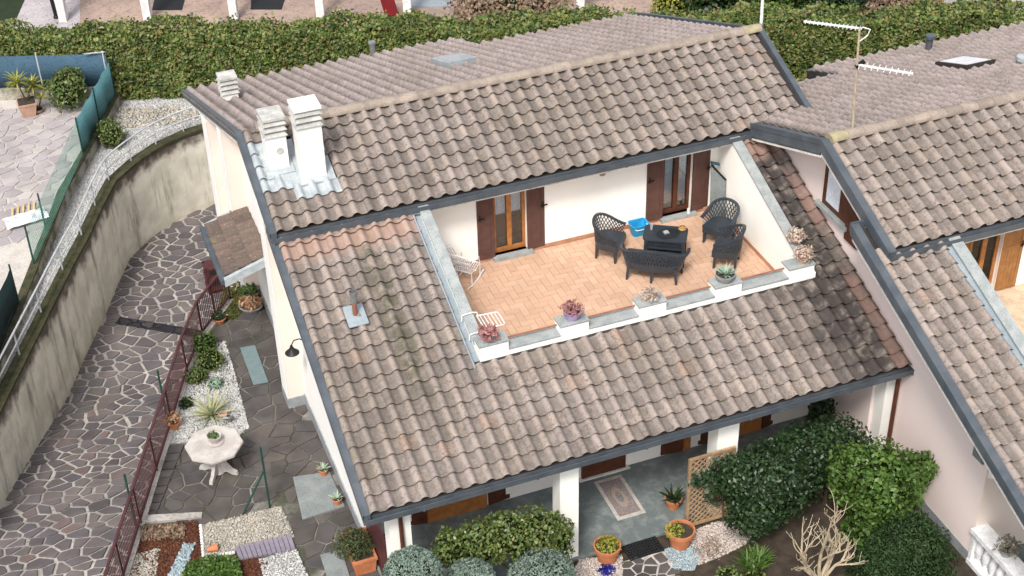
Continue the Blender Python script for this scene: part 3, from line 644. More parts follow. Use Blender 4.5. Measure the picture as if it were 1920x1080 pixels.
def chimney(parent, x0, x1, y0, y1, zb, zt, cap='chimcap', topmat='chim'):
    c = MB(); hs_ = zt-.42; c.box(x0, x1, y0, y1, zb-.6, hs_); ch = c.build('chimney', 'chim', parent)
    MB().box(x0+.07, x1-.07, y0+.07, y1-.07, hs_, zt-.05).build('flue', 'iron', ch)
    for i in range(3):
        z = hs_+.015+i*.125; e = .035; m = MB(); m.hexa([(x0-e, y0-e, z), (x1+e, y0-e, z), (x1+e, y1+e, z), (x0-e, y1+e, z)], [(x0+.02, y0+.02, z+.085), (x1-.02, y0+.02, z+.085), (x1-.02, y1-.02, z+.085), (x0+.02, y1-.02, z+.085)]); m.build('louvre', cap, ch)
    MB().box(x0-.03, x1+.03, y0-.03, y1+.03, zt-.055, zt).build('cap_slab', topmat, ch)
    return ch
def shutter(parent, x0, x1, y, z0, z1, mat='brown', side=1, ang=0, planks=False):
    """leaf lying in the XZ plane, proud of the wall, hinged at one side and turned by ang about the hinge"""
    m = MB(); W = x1-x0; th = .04; st = .075
    def seg(a, b, c, d, t0, t1): m.box(a, b, t0, t1, c, d)
    seg(0, st, z0, z1, 0, th); seg(W-st, W, z0, z1, 0, th); seg(st, W-st, z0, z0+.11, 0, th); seg(st, W-st, z1-.11, z1, 0, th); seg(st, W-st, z0+.11, z1-.11, .010, th-.010)
    if planks: seg(st, W-st, (z0+z1)/2-.04, (z0+z1)/2+.04, .002, th-.002); [seg(st+(W-2*st)*k/4-.006, st+(W-2*st)*k/4+.006, z0+.11, (z0+z1)/2-.04, .004, .012) for k in (1, 2, 3)]
    h = W if side > 0 else 0; ca, sa = math.cos(ang), math.sin(ang)
    m.v = [(x0+h+(px-h)*ca-(py)*sa, y-th+(px-h)*sa+py*ca, pz) for px, py, pz in m.v]
    o = m.build('shutter', mat, parent)
    hd = MB(); hx = .05 if side > 0 else W-.05; zc = z0+(z1-z0)*.52
    q = lambda px, py, pz: (x0+h+(px-h)*ca-py*sa, y-th+(px-h)*sa+py*ca, pz)
    hd.bar(q(hx, -.03, zc-.05), q(hx, -.03, zc+.09), .02); hd.bar(q(hx-.05, -.04, zc), q(hx+.10, -.04, zc+.015), .022, .022); hd.build('latch', 'iron', o)
    return o
def french_door(parent, x0, x1, y, z0, z1, wood='wood', lace=(.0, .5), rail=.11):
    """two glazed leaves in a wooden frame; lace from the top down to a fraction of the height"""
    d = MB(); th = .06; s_ = .065
    d.box(x0, x0+s_, y, y+th, z0, z1); d.box(x1-s_, x1, y, y+th, z0, z1); d.box(x0+s_, x1-s_, y, y+th, z1-s_, z1); d.box(x0+s_, x1-s_, y+.002, y+th-.002, z0, z0+rail)
    xm = (x0+x1)/2; d.box(xm-.05, xm+.05, y-.012, y+th, z0+rail, z1-s_); door = d.build('door', wood, parent)
    for a, b in ((x0+s_, xm-.05), (xm+.05, x1-s_)):
        MB().box(a, b, y+.026, y+.032, z0+rail, z1-s_).build('pane', 'pane', door)
        zl = z0+(z1-z0)*lace[1]; m = MB(); k = 16; vs = []
        for i in range(k+1):
            x = a+(b-a)*i/k; vs += [(x, y+.10+.012*math.sin(i*1.9), zl+.03*abs(math.sin(i*.8))), (x, y+.09+.006*math.sin(i*1.9), z1)]
        m.add(vs, [(2*i, 2*i+2, 2*i+3, 2*i+1) for i in range(k)], True); m.build('lace_curtain', 'lace', door)
    return door
def wall_with_openings(parent, x0, x1, y0, y1, z0, z1, ops, mat, name='wall'):
    m = MB(); x = x0
    for a, b, c, d in sorted(ops):
        m.box(x, a, y0, y1, z0, z1)
        if d < z1: m.box(a, b, y0, y1, d, z1)
        if c > z0: m.box(a, b, y0, y1, z0, c)
        x = b
    m.box(x, x1, y0, y1, z0, z1); return m.build(name, mat, parent)

# ------------------------------------------------------------------ main house
HL = (0, 8, YARD); HOUSE = thing('house', 'two-storey house with sunken roof terrace and weathered clay tile roof', 'house', HL)
m = MB(); m.box(.35, 10.70, 2.25, 15.5, -5, .10); m.build('ground_floor_wall', 'cream', HOUSE)
UP = lambda y: ZM+T*(y-YM); BK = lambda y: ZR-T*(y-YR)
m = MB(); m.prismx([(6.9, .10), (15.5, .10), (15.5, BK(15.5)-.14), (YR, ZR-.16), (6.9, UP(6.9)-.14)], .35, 11.30); m.build('upper_wall', 'cream', HOUSE)
m = MB(); m.prismx([(2.25, .10), (6.2, .10), (6.2, T*6.2-.13), (2.25, T*2.25-.13)], .35, 2.86); m.prismx([(2.25, .10), (6.2, .10), (6.2, T*6.2-.13), (2.25, T*2.25-.13)], 9.88, 10.70)
m.prismx([(6.2, .10), (6.9, .10), (6.9, UP(6.9)-.14), (6.2, UP(6.2)-.14)], .35, .60); m.build('side_wall', 'cream', HOUSE)
m = MB(); m.box(.325, .352, 2.22, 15.5, YARD-.02, YARD+.28); m.build('plinth', 'plinth', HOUSE)
DOORS = [(4.585, 5.305, .30, 2.26), (8.42, 9.10, .30, 2.26)]
wall_with_openings(HOUSE, .6, 10.7, 6.2, 6.4, .10, UP(6.2)-.12, DOORS, 'white', 'terrace_wall')
for a, b, c, d in DOORS:
    MB().box(a-.06, b+.1, 6.06, 6.42, .10, c).build('threshold', 'stone', HOUSE)
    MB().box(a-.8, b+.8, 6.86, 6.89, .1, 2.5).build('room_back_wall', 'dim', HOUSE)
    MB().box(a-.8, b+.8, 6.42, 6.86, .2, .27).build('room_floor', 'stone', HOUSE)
dA = french_door(HOUSE, 4.59, 5.30, 6.28, .305, 2.25, lace=(0, .44)); dB = french_door(HOUSE, 8.425, 9.095, 6.28, .305, 2.25, 'dbrown', lace=(0, .10))
shutter(HOUSE, 4.215, 4.58, 6.195, .28, 2.25, side=1, ang=-.06); shutter(HOUSE, 5.31, 5.70, 6.195, .28, 2.25, side=-1, ang=.06)
shutter(HOUSE, 8.03, 8.415, 6.195, .28, 2.25, side=1, ang=-.05); shutter(HOUSE, 9.105, 9.52, 6.195, .28, 2.25, side=-1, ang=.10)
m = MB(); wl_ = PY(1127, 324, 6.2); m.lathe([(.01, .0), (.06, .015), (.07, .05), (.03, .09)], (wl_.x, 6.14, wl_.z-.03), 12); m.build('wall_lamp', 'palepot', HOUSE)
# pilasters on the left side
for y0, y1, zb in ((6.72, 7.22, YARD), (10.95, 11.35, YARD), (13.15, 13.75, -4.76)):
    zt = UP(y0)-.45 if y0 < YR else BK(y1)-.2
    MB().box(-.02, .36, y0, y1, zb, zt).build('pilaster', 'peach', HOUSE); MB().box(-.032, -.017, y0-.012, y1+.01, zb, zt-.01).build('corner_facing', 'cream', HOUSE)
    MB().box(-.045, .36, y0-.03, y1, zb-.02, zb+.25).build('pilaster_base', 'plinth', HOUSE)
m = MB(); m.tube([(.28, 9.05, -.4), (.28, 9.05, YARD)], .035, 8); m.build('side_downpipe', 'dbrown', HOUSE)
m = MB(); lp = Vector((.35, 5.84, -.45)); m.tube([lp, lp+Vector((-.12, 0, .10)), lp+Vector((-.24, 0, .09)), lp+Vector((-.30, 0, -.02))], .013, 8); m.lathe([(.02, .0), (.045, -.07), (.06, -.10), (.15, -.19), (.145, -.19), (.05, -.11)], lp+Vector((-.30, 0, -.01)), 16); m.build('gooseneck_lamp', 'iron', HOUSE)
# roofs
LOW = MB(); 
for a, b, c, d in ((.0, 2.74, .06, 6.25), (2.74, 9.86, .06, 2.32), (9.86, 10.70, .06, 6.25)): slope_slab(LOW, a, b, c, d, T*c, T, -.012, .10)
LOWER = LOW.build('lower_roof', 'deck', HOUSE)
UPR = MB(); slope_slab(UPR, 0, 11.56, YM+.05, YR, UP(YM+.05), T, -.012, .09); UPPER = UPR.build('upper_roof', 'deck', HOUSE)
BKR = MB(); slope_slab(BKR, 0, 11.56, YR, 14.25, ZR, -T, -.012, .09); slope_slab(BKR, 0, 7.36, 14.25, 16.05, BK(14.25), -T, -.012, .09); BACK = BKR.build('back_roof', 'deck', HOUSE)
low = tile_grid(.02, 36, 0, 0, T, 20, lambda X, Y, i, j: not (9 <= i <= 32 and Y > 1.92), d0=.036)
chim_boxes = [(.30, .70, 7.05, 7.6), (.86, 1.34, 6.72, 7.18)]
up_ = tile_grid(.02, 38, YM, ZM, T, 8, lambda X, Y, i, j: not any(a-.26 < X < b-.04 and c-.30 < Y < d-.02 for a, b, c, d in chim_boxes), d0=.036)
bk_ = tile_grid(11.27, 38, 16.06, BK(16.06), T, 26, lambda X, Y, i, j: (X < 7.2 or Y < 14.3) and not (5.45 < X < 6.15+.2 and 11.35 < Y < 12.85), True, d0=.02)
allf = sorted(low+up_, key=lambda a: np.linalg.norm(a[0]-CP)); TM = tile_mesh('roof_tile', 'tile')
near = allf[:300]; rest = allf[300:]
lowset = {id(a) for a in low}
def lead_zone(p): return (.55 < p[0] < 1.5 and 6.15 < p[1] < 7.0) or (p[0] < .55 and 6.5 < p[1] < 7.6)
leads = [a for a in up_ if lead_zone(a[0])]; lid = {id(a) for a in leads}; near = [a for a in near if id(a) not in lid]; rest = [a for a in rest if id(a) not in lid]
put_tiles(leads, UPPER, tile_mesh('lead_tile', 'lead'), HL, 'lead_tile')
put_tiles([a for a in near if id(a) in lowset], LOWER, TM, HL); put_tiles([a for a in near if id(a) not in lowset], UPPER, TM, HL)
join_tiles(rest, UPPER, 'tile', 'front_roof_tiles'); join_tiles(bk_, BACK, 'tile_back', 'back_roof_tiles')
ridge_row(.30, 11.56, YR, ZR+.045, UPPER, 'right')
rake(-.10, .028, [(0, 0), (6.0, T*6.0)], HOUSE, .075, .15); rake(-.10, .028, [(YM-.02, UP(YM)+.0), (YR, ZR)], HOUSE); rake(-.10, .028, [(YR, ZR), (16.06, BK(16.06))], HOUSE); rake(11.55, 11.67, [(YM+.15, UP(YM+.15)), (YR, ZR)], HOUSE, .10); rake(11.55, 11.67, [(YR, ZR), (14.3, BK(14.3))], HOUSE)
m = MB()
for y0, y1, f, g_ in ((.1, 6.2, lambda y: T*y, -.20), (YM+.02, YR, UP, -.19), (YR, 16.0, BK, -.19)):
    m.hexa([(-.06, y0, f(y0)+g_-.05), (.36, y0, f(y0)+g_-.05), (.36, y1, f(y1)+g_-.05), (-.06, y1, f(y1)+g_-.05)], [(-.06, y0, f(y0)+g_+.03), (.36, y0, f(y0)+g_+.03), (.36, y1, f(y1)+g_+.03), (-.06, y1, f(y1)+g_+.03)])
m.hexa([(.36, .12, -.20), (10.7, .12, -.20), (10.7, 2.25, .62), (.36, 2.25, .62)], [(.36, .12, -.16), (10.7, .12, -.16), (10.7, 2.25, .66), (.36, 2.25, .66)])
m.box(.02, 10.15, YM-.045, YM+.6, ZM-.175, ZM-.142); m.build('soffit', 'soffit', HOUSE)
gutter(-.04, 10.72, 0, -.005, HOUSE); gutter(-.04, 10.2, YM-.02, ZM-.01, HOUSE)
gutter(0, 7.36, 16.1, BK(16.1)-.0, HOUSE, 'lead'); gutter(7.36, 11.6, 14.33, BK(14.33), HOUSE, 'lead')
# terrace
m = MB(); tz = lambda y: T*y+.10
for a, b in ((2.87, 3.03), (9.69, 9.87)): m.prismx([(2.3, .10), (6.2, .10), (6.2, tz(6.2)), (2.3, tz(2.3))], a, b)
m.box(3.03, 9.69, 2.30, 2.56, .10, .965); m.build('terrace_parapet', 'white', HOUSE)
for a, b in ((2.85, 3.055), (9.665, 9.89)):
    c = MB(); slope_slab(c, a, b, 2.56, 6.195, tz(2.56), T, .035, -.001); c.build('coping', 'stone', HOUSE)
PIL = [(2.87+1.6*k, 3.43+1.6*k) for k in range(5)]
for k, (a, b) in enumerate(PIL):
    if k == 4: b = 9.82
    MB().box(a-.003, b, 2.294, 2.59, .60, 1.16).build('pillar', 'white', HOUSE); MB().box(a-.015, b+.015, 2.28, 2.61, 1.16, 1.192).build('pillar_slab', 'stone', HOUSE)
for (a, b), (c, d) in zip(PIL[:-1], PIL[1:]):
    MB().box(b+.002, c-.006, 2.285, 2.585, .966, .998).build('sill_slab', 'stone', HOUSE); MB().tube([(b-.01, 2.5, 1.09), (c+.01, 2.5, 1.09)], .017, 8).build('hand_rail', 'rustpipe', HOUSE)
m = MB()
def strip(m, x0, x1, y0, y1, o0, o1): m.hexa([(x0, y0, T*y0+o0), (x1, y0, T*y0+o0), (x1, y1, T*y1+o0), (x0, y1, T*y1+o0)], [(x0, y0, T*y0+o1), (x1, y0, T*y0+o1), (x1, y1, T*y1+o1), (x0, y1, T*y1+o1)])
strip(m, 2.70, 9.95, 2.13, 2.298, -.06, -.028); strip(m, 2.70, 2.868, 2.298, 6.19, -.06, -.03); strip(m, 9.872, 9.97, 2.298, 6.19, -.06, -.03); strip(m, 2.695, 2.72, 2.13, 6.19, -.05, .085); m.build('flashing', 'flash', HOUSE)
fl = MB(); fl.box(3.03, 9.69, 2.56, 6.2, .05, TFL-.014); FLOOR = fl.build('terrace_floor', 'grout', HOUSE)
w_ = .1525; tl = []; X0, X1, Y0, Y1 = 3.035, 9.685, 2.565, 6.18
for yy in range(-1, 26):
    for xx in range(-1, 46):
        k = (xx-yy) % 4
        if k == 0: r = (xx, yy, xx+2, yy+1)
        elif k == 3: r = (xx, yy, xx+1, yy+2)
        else: continue
        a, b, c, d = X0+r[0]*w_, Y0+r[1]*w_, X0+r[2]*w_, Y0+r[3]*w_; a, c = max(a, X0), min(c, X1); b, d = max(b, Y0), min(d, Y1)
        if c-a > .03 and d-b > .03: tl.append((a, b, c, d))
tl.sort(key=lambda r: (r[0]-CP[0])**2+(r[1]-CP[1])**2-((r[1] < 3.5)*-9e9 if r[1] < 3.35 else 0))
jm = MB()
for i, (a, b, c, d) in enumerate(tl):
    e = .0035; q = MB() if i < 300 else jm; dz = random.uniform(-.0015, .0015); q.box(a+e, c-e, b+e, d-e, TFL-.02, TFL+dz)
    if i < 300: q.build('floor_tile', 'terra', FLOOR)
jm.build('floor_tiles', 'terra_j', FLOOR, 'stuff')
m = MB(); m.box(3.03, 4.5, 6.185, 6.199, TFL, TFL+.09); m.box(5.42, 8.34, 6.185, 6.199, TFL, TFL+.09); m.box(9.2, 9.69, 6.185, 6.199, TFL, TFL+.09); m.box(9.675, 9.689, 2.57, 6.184, TFL, TFL+.09); m.box(3.031, 3.045, 2.57, 6.184, TFL, TFL+.09); m.build('skirting', 'skirt', HOUSE)
# chimneys
zc = PY(500, 226, 7.08).z; chimney(HOUSE, .30, .70, 7.08, 7.55, 2.9, zc+.02, topmat='chimcap')
cA = MB(); cA.lathe([(.001, 0), (.06, 0), (.07, .012), (.05, .014), (.001, .006)], (0, 0, 0), 16); cA.v = [(.55+p[0], 7.075-p[2], 3.28+p[1]) for p in cA.v]; cA.build('clean_out_cover', 'chimcap', HOUSE)
zc = PY(572, 207, 6.72).z; chimney(HOUSE, .86, 1.34, 6.72, 7.18, 2.5, zc+.04)
zc = PY(427, 150, 12.9).z; chimney(HOUSE, .43, .79, 12.9, 13.25, 1.3, zc+.05, topmat='chimcap')
def upstrip(x0, x1, y0, y1, o0, o1, nm='chimney_flashing'):
    q = MB(); f = UP; q.hexa([(x0, y0, f(y0)+o0), (x1, y0, f(y0)+o0), (x1, y1, f(y1)+o0), (x0, y1, f(y1)+o0)], [(x0, y0, f(y0)+o1), (x1, y0, f(y0)+o1), (x1, y1, f(y1)+o1), (x0, y1, f(y1)+o1)]); q.build(nm, 'lead', HOUSE)
upstrip(.04, 1.5, 6.62, 7.75, -.01, .035); upstrip(.22, .78, 6.95, 7.7, .036, .06); upstrip(.80, 1.42, 6.60, 7.3, .036, .06)
# vents, skylight, downpipe elbow
v = PLR(667, 598, .03); q = MB(); q.tube([(v.x, v.y, v.z-.2), (v.x, v.y, v.z+.40)], .045, 12); vp = q.build('vent_pipe', 'rustpipe', HOUSE)
MB().lathe([(.05, .37), (.072, .40), (.075, .47), (.066, .49), (.066, .55), (.080, .57), (.080, .63), (.070, .63), (.064, .48), (.001, .46)], v, 16).build('vent_cowl', 'steel', vp)
q = MB(); strip(q, v.x-.19, v.x+.19, v.y-.24, v.y+.20, .125, .14); q.build('vent_flashing', 'flash', HOUSE)
d = PLR(658, 455, .05); q = MB(); q.tube([(d.x-.06, YM-.02, ZM-.13), (d.x-.06, YM-.06, ZM-.22), (d.x-.02, YM-.22, ZM-.33), (d.x, YM-.40, UP(YM-.40)-.22)], .042, 10); q.build('downpipe_elbow', 'steel', HOUSE)
v = PBR(697, 107, 0); q = MB(); q.tube([(v.x, v.y-.15, v.z-.1), (v.x, v.y-.15, v.z+.42)], .07, 12); q.lathe([(.07, .42), (.10, .44), (.10, .50), (.001, .52)], (v.x, v.y-.15, v.z), 12); q.build('vent_pipe', 'steel', HOUSE)
def backstrip(par, f, x0, x1, y0, y1, o0, o1, mat, nm): q = MB(); q.hexa([(x0, y0, f(y0)+o0), (x1, y0, f(y0)+o0), (x1, y1, f(y1)+o0), (x0, y1, f(y1)+o0)], [(x0, y0, f(y0)+o1), (x1, y0, f(y0)+o1), (x1, y1, f(y1)+o1), (x0, y1, f(y1)+o1)]); return q.build(nm, mat, par)
skl = backstrip(HOUSE, BK, 5.40, 6.14, 11.42, 12.72, 0, .17, 'lead', 'skylight'); backstrip(skl, BK, 5.47, 6.07, 11.52, 12.62, .17, .182, 'skyglass', 'pane')
# canopy on the left side
cz = lambda x: -.60+.32*(x+.66)/1.01
m = MB(); m.hexa([(-.66, 8.88, cz(-.66)-.05), (.35, 8.88, cz(.35)-.05), (.35, 11.1, cz(.35)-.05), (-.66, 11.1, cz(-.66)-.05)], [(-.66, 8.88, cz(-.66)), (.35, 8.88, cz(.35)), (.35, 11.1, cz(.35)), (-.66, 11.1, cz(-.66))]); CAN = m.build('canopy', 'dbrown', HOUSE)
sl_ = math.atan(.32/1.01); ct = []
for j in range(3):
    for i in range(7):
        dd = .01+j*.325; X = -.66+dd*math.cos(sl_); Y = 11.06-i*.31; Z = cz(X)+.01
        ct.append((np.array([X, Y, Z]), np.stack([np.array([0, -1., 0]), np.array([math.cos(sl_), 0, math.sin(sl_)]), np.array([-math.sin(sl_), 0, math.cos(sl_)])], 1)))
put_tiles(ct, CAN, tile_mesh('canopy_tile', 'tile_dark'), HL, 'canopy_tile')
m = MB(); m.box(-.78, -.66, 8.80, 11.15, -.70, -.585); m.build('canopy_gutter', 'fascia', HOUSE)
m = MB(); m.hexa([(-.70, 8.78, cz(-.70)-.14), (.35, 8.78, cz(.35)-.14), (.35, 8.88, cz(.35)-.14), (-.70, 8.88, cz(-.70)-.14)], [(-.70, 8.78, cz(-.70)+.05), (.35, 8.78, cz(.35)+.05), (.35, 8.88, cz(.35)+.05), (-.70, 8.88, cz(-.70)+.05)])
m.build('canopy_fascia', 'lead', HOUSE); m = MB(); m.hexa([(-.70, 11.1, cz(-.70)-.14), (.35, 11.1, cz(.35)-.14), (.35, 11.17, cz(.35)-.14), (-.70, 11.17, cz(-.70)-.14)], [(-.70, 11.1, cz(-.70)+.05), (.35, 11.1, cz(.35)+.05), (.35, 11.17, cz(.35)+.05), (-.70, 11.17, cz(-.70)+.05)]); m.build('canopy_fascia', 'lead', HOUSE)
for y in (9.05, 9.95, 10.9): MB().bar((-.6, y, cz(-.6)-.12), (.35, y, cz(.35)-.12), .09, .12).build('canopy_beam', 'dbrown', HOUSE)
# porch
m = MB(); m.box(.36, 10.69, .24, 2.25, -2.85, PORCH); m.build('porch_floor', 'porchfl', HOUSE)
for a, b in ((.40, .79), (3.62, 3.985), (6.80, 7.24)):
    MB().box(a, b, .29, .66, PORCH-.04, -.10).build('column', 'white', HOUSE)
m = MB(); m.box(10.42, 10.69, .30, .62, PORCH-.04, -.1); m.build('end_pilaster', 'cream', HOUSE)
m = MB(); m.prismx([(.62, PORCH), (2.25, PORCH), (2.25, T*2.25-.14), (.62, T*.62-.14)], 10.35, 10.705); m.build('porch_end_wall', 'pink', HOUSE)
MB().tube([(.60, .25, -.12), (.60, .25, PORCH-.05)], .04, 10).build('porch_downpipe', 'dbrown', HOUSE)
MB().tube([(10.60, .20, -.12), (10.60, .20, GARD)], .045, 10).build('porch_downpipe', 'dbrown', HOUSE)
for a, b in ((1.62, 2.84), (7.75, 8.9)):
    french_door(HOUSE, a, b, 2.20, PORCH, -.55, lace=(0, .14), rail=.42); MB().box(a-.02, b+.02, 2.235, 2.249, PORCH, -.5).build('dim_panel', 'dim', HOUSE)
for a, b, s_, an in ((1.17, 1.61, 1, -.15), (2.89, 3.58, -1, .12), (6.62, 7.10, 1, -.1), (7.3, 7.74, 1, -.2), (8.93, 9.4, -1, .2)): shutter(HOUSE, a, b, 2.235, PORCH+.02, -.55, 'dbrown', s_, an)
french_door(HOUSE, 7.12-.0, 7.28, 2.215, PORCH, -.55, lace=(0, .9))
m = MB(); m.box(4.87, 5.82, 2.19, 2.26, PORCH+.02, -.55); m.box(4.95, 5.33, 2.175, 2.20, PORCH+.2, -.7); m.box(5.38, 5.74, 2.175, 2.20, PORCH+.2, -.7); m.build('front_door', 'dbrown', HOUSE)
MB().box(4.8, 5.9, 2.14, 2.27, PORCH, PORCH+.03).build('door_sill', 'soffit', HOUSE)

MB().box(.40, .44, .75, 2.2, PORCH, -1.45).build('side_gate', 'rail', HOUSE)
# ------------------------------------------------------------------ neighbouring house
NL = (10.72, 0, GARD); NB = thing('house', 'pink-walled house adjoining on the right with a white balustrade on its porch', 'house', NL)
NU = lambda y: NZR-NT_*(NYR-y); NBK = lambda y: NZR-NT_*(y-NYR); NLW = lambda y: T*(y+5.2)+.24
NYG = .43
m = MB(); m.prismx([(-2.5, GARD-.1), (8.6, GARD-.1), (8.6, NBK(8.6)-.2), (NYR, NZR-.2), (1.05, NU(1.05)-.17), (1.05, NLW(1.05)-.22), (-2.5, NLW(-2.5)-.22)], 10.72, 11.34); m.build('side_wall', 'pink', NB)
m = MB(); m.box(11.34, 22, 1.2, 9.6, -3, NBK(9.6)-.2); m.build('body_wall', 'cream', NB)
m = MB(); m.box(11.34, 22, -2.35, 1.2, -3, .30); m.build('ground_floor_wall', 'cream', NB)
m = MB(); m.box(10.722, 16, -2.52, -2.3, GARD, .8); m.build('porch_back_wall', 'peach', NB)
m = MB(); zz = lambda y: NLW(y)-.25; arch = [(-2.55-2.6*i/10, -.42+.34*math.sin(math.pi*i/10)**.5-.25) for i in range(11)]
m.prismx([(-6.5, -.55), (-6.5, zz(-6.5)+.25)]+[(-2.53, zz(-2.53)), (-2.53, -.67)][::1]+arch[1:], 10.74, 10.98); m.build('porch_arch', 'pink', NB)
m = MB(); m.box(10.4, 16, -7, -2.5, GARD-.1, GARD+.03); m.build('porch_floor', 'porchfl', NB)
m = MB(); m.box(10.70, 10.725, -2.5, .3, GARD, GARD+.25); m.build('plinth', 'plinth', NB)
m = MB(); slope_slab(m, NX, 19, NYG+.05, NYR, NU(NYG+.05), NT_, -.012, .09); NUP = m.build('upper_roof', 'deck', NB)
m = MB(); slope_slab(m, NX, 14.3, NYR, 8.9, NZR, -NT_, -.012, .09); slope_slab(m, 14.3, 22, NYR, 10.2, NZR, -NT_, -.012, .09); NBR = m.build('back_roof', 'deck', NB)
m = MB(); slope_slab(m, NXL, 11.42, -5.2, 1.2, NLW(-5.2), T, -.012, .10); slope_slab(m, 11.42, 16, -5.2, -3.0, NLW(-5.2), T, -.012, .10); NLO = m.build('lower_roof', 'deck', NB)
nup = tile_grid(NX+.04, 28, NYG, NU(NYG), NT_, 8, lambda *a: True, d0=.03); nlo = tile_grid(NXL+.05, 20, -5.2, NLW(-5.2), T, 19, lambda X, Y, i, j: X < 11.2 or Y < -3.3, d0=.03)
vis = lambda a: a[0][0] < 15.2; shown = lambda a: a[0][0] < 12
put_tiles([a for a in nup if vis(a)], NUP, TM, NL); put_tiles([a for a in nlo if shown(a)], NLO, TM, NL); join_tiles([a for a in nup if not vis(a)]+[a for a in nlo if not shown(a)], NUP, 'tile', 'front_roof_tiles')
MB().box(11.63, 16, -3.05, -2.85, .2, .72).build('front_parapet', 'white', NB)
nbk = tile_grid(21.2, 36, 10.22, NBK(10.22), NT_, 25, lambda X, Y, i, j: (X > 14.55 or Y < 8.75) and Y > NYR+.25 and not (X < 11.5 and Y > 6.1) and not (15.85 < X < 16.75 and 6.35 < Y < 7.5), True)
join_tiles(nbk, NBR, 'tile_back', 'back_roof_tiles')
ridge_row(NX+.05, 19, NYR, NZR+.045, NUP, 'left')
rake(NX-.11, NX+.045, [(NYG-.06, NU(NYG-.06)), (NYR, NZR)], NB, .085, .16); rake(NX-.11, NX+.045, [(NYR, NZR), (5.62, NBK(5.62))], NB, .085, .22); rake(NXL-.11, NXL+.05, [(-6, NLW(-6)), (1.25, NLW(1.25))], NB, .085, .13)
MB().box(NXL-.10, 10.7, 1.25, 1.30, NLW(1.25)-.10, NLW(1.25)+.10).build('rake_end', 'fascia', NB)
m = MB()
for x0, y0, y1, f, g_ in ((NX-.08, NYG, NYR, NU, -.21), (NX-.08, NYR, 6.2, NBK, -.26), (NXL-.08, -6, 1.2, NLW, -.18)):
    m.hexa([(x0, y0, f(y0)+g_-.05), (10.73, y0, f(y0)+g_-.05), (10.73, y1, f(y1)+g_-.05), (x0, y1, f(y1)+g_-.05)], [(x0, y0, f(y0)+g_), (10.73, y0, f(y0)+g_), (10.73, y1, f(y1)+g_), (x0, y1, f(y1)+g_)])
m.box(NX+.05, 19, NYG-.045, NYG+.62, NU(NYG)-.175, NU(NYG)-.142); m.build('soffit', 'soffit', NB)
gutter(NX-.06, 19, NYG-.02, NU(NYG)-.01, NB); gutter(14.35, 22, 10.27, NBK(10.27), NB, 'lead'); gutter(12.2, 14.35, 8.95, NBK(8.95), NB, 'lead')
q = MB(); q.hexa([(14.24, 8.9, NBK(8.9)-.42), (14.34, 8.9, NBK(8.9)-.42), (14.34, 10.2, NBK(10.2)-.30), (14.24, 10.2, NBK(10.2)-.30)], [(14.24, 8.9, NBK(8.9)+.02), (14.34, 8.9, NBK(8.9)+.02), (14.34, 10.2, NBK(10.2)+.02), (14.24, 10.2, NBK(10.2)+.02)]); q.build('roof_step', 'deck', NB)
# neighbour's terrace
m = MB(); tz2 = lambda y: NLW(y)+.10; m.prismx([(-3.0, .3), (1.0, .3), (1.0, tz2(1.0)), (-3.0, tz2(-3.0))], 11.45, 11.63); m.build('terrace_parapet', 'white', NB)
m = MB(); slope_slab(m, 11.42, 11.66, -3.0, 1.0, tz2(-3.0), T, .035, -.001); m.build('coping', 'stone', NB)
m = MB(); slope_slab(m, 11.25, 11.448, -3.0, 1.0, NLW(-3), T, .07, 0); slope_slab(m, 11.23, 11.26, -3.0, 1.0, NLW(-3), T, .11, 0); m.build('flashing', 'flash', NB)
wall_with_openings(NB, 11.34, 18, 1.0, 1.2, .3, NU(1.0)-.12, [(12.42, 13.12, .52, 2.45)], 'white', 'terrace_wall')
m = MB(); m.box(11.63, 18, -3, 1.0, .2, .46); m.build('terrace_floor', M('pale_terrace_tile', (.62, .47, .33), None, 4), NB)
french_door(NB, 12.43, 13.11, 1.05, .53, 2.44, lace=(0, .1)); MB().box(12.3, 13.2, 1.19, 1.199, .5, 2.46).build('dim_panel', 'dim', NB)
shutter(NB, 13.13, 13.62, .985, .5, 2.44, 'wood2', -1, .0, True); shutter(NB, 11.95, 12.41, .985, .5, 2.44, 'wood2', 1, -.0, True)
MB().box(13.115, 13.2, .96, 1.0, .46, 2.45).build('door_jamb', 'peach', NB)
d = PLR(1738, 500); q = MB(); zg = NU(NYG); q.tube([(10.98, NYG-.02, zg-.13), (10.98, NYG-.07, zg-.24), (11.0, NYG-.24, zg-.36), (11.02, NYG-.42, NLW(NYG-.42)+.07)], .042, 10); q.build('downpipe_elbow', 'steel', NB)
# window in the pink gable
w0, w1 = PX(1570, 388, 10.70), PX(1508, 345, 10.70); wy0, wy1 = 2.62, 3.62; wz0, wz1 = 1.62, 2.55
m = MB(); m.box(10.60, 10.74, wy0-.05, wy1+.12, wz0-.07, wz0); m.build('window_sill', 'stone', NB)
m = MB(); m.box(10.703, 10.719, wy0, wy1, wz0, wz1); wn = m.build('window', 'dbrown', NB); MB().box(10.697, 10.704, wy0+.38, wy1-.14, wz0+.12, wz1-.1).build('pane', 'lace', wn)
m = MB(); m.box(10.66, 10.70, 2.20, 2.66, wz0-.28, wz1); m.box(10.652, 10.662, 2.27, 2.59, wz0-.2, wz1-.1); m.build('shutter', 'dbrown', NB)
m = MB(); m.box(10.700, 10.7185, wy1, wy1+.07, wz0, wz1+.05); m.build('window_jamb', 'peach', NB)
m = MB(); bx = PX(1838, 845, 10.7); m.box(10.66, 10.722, -2.42, -2.12, -.42, .12); m.build('meter_box', 'slab', NB)
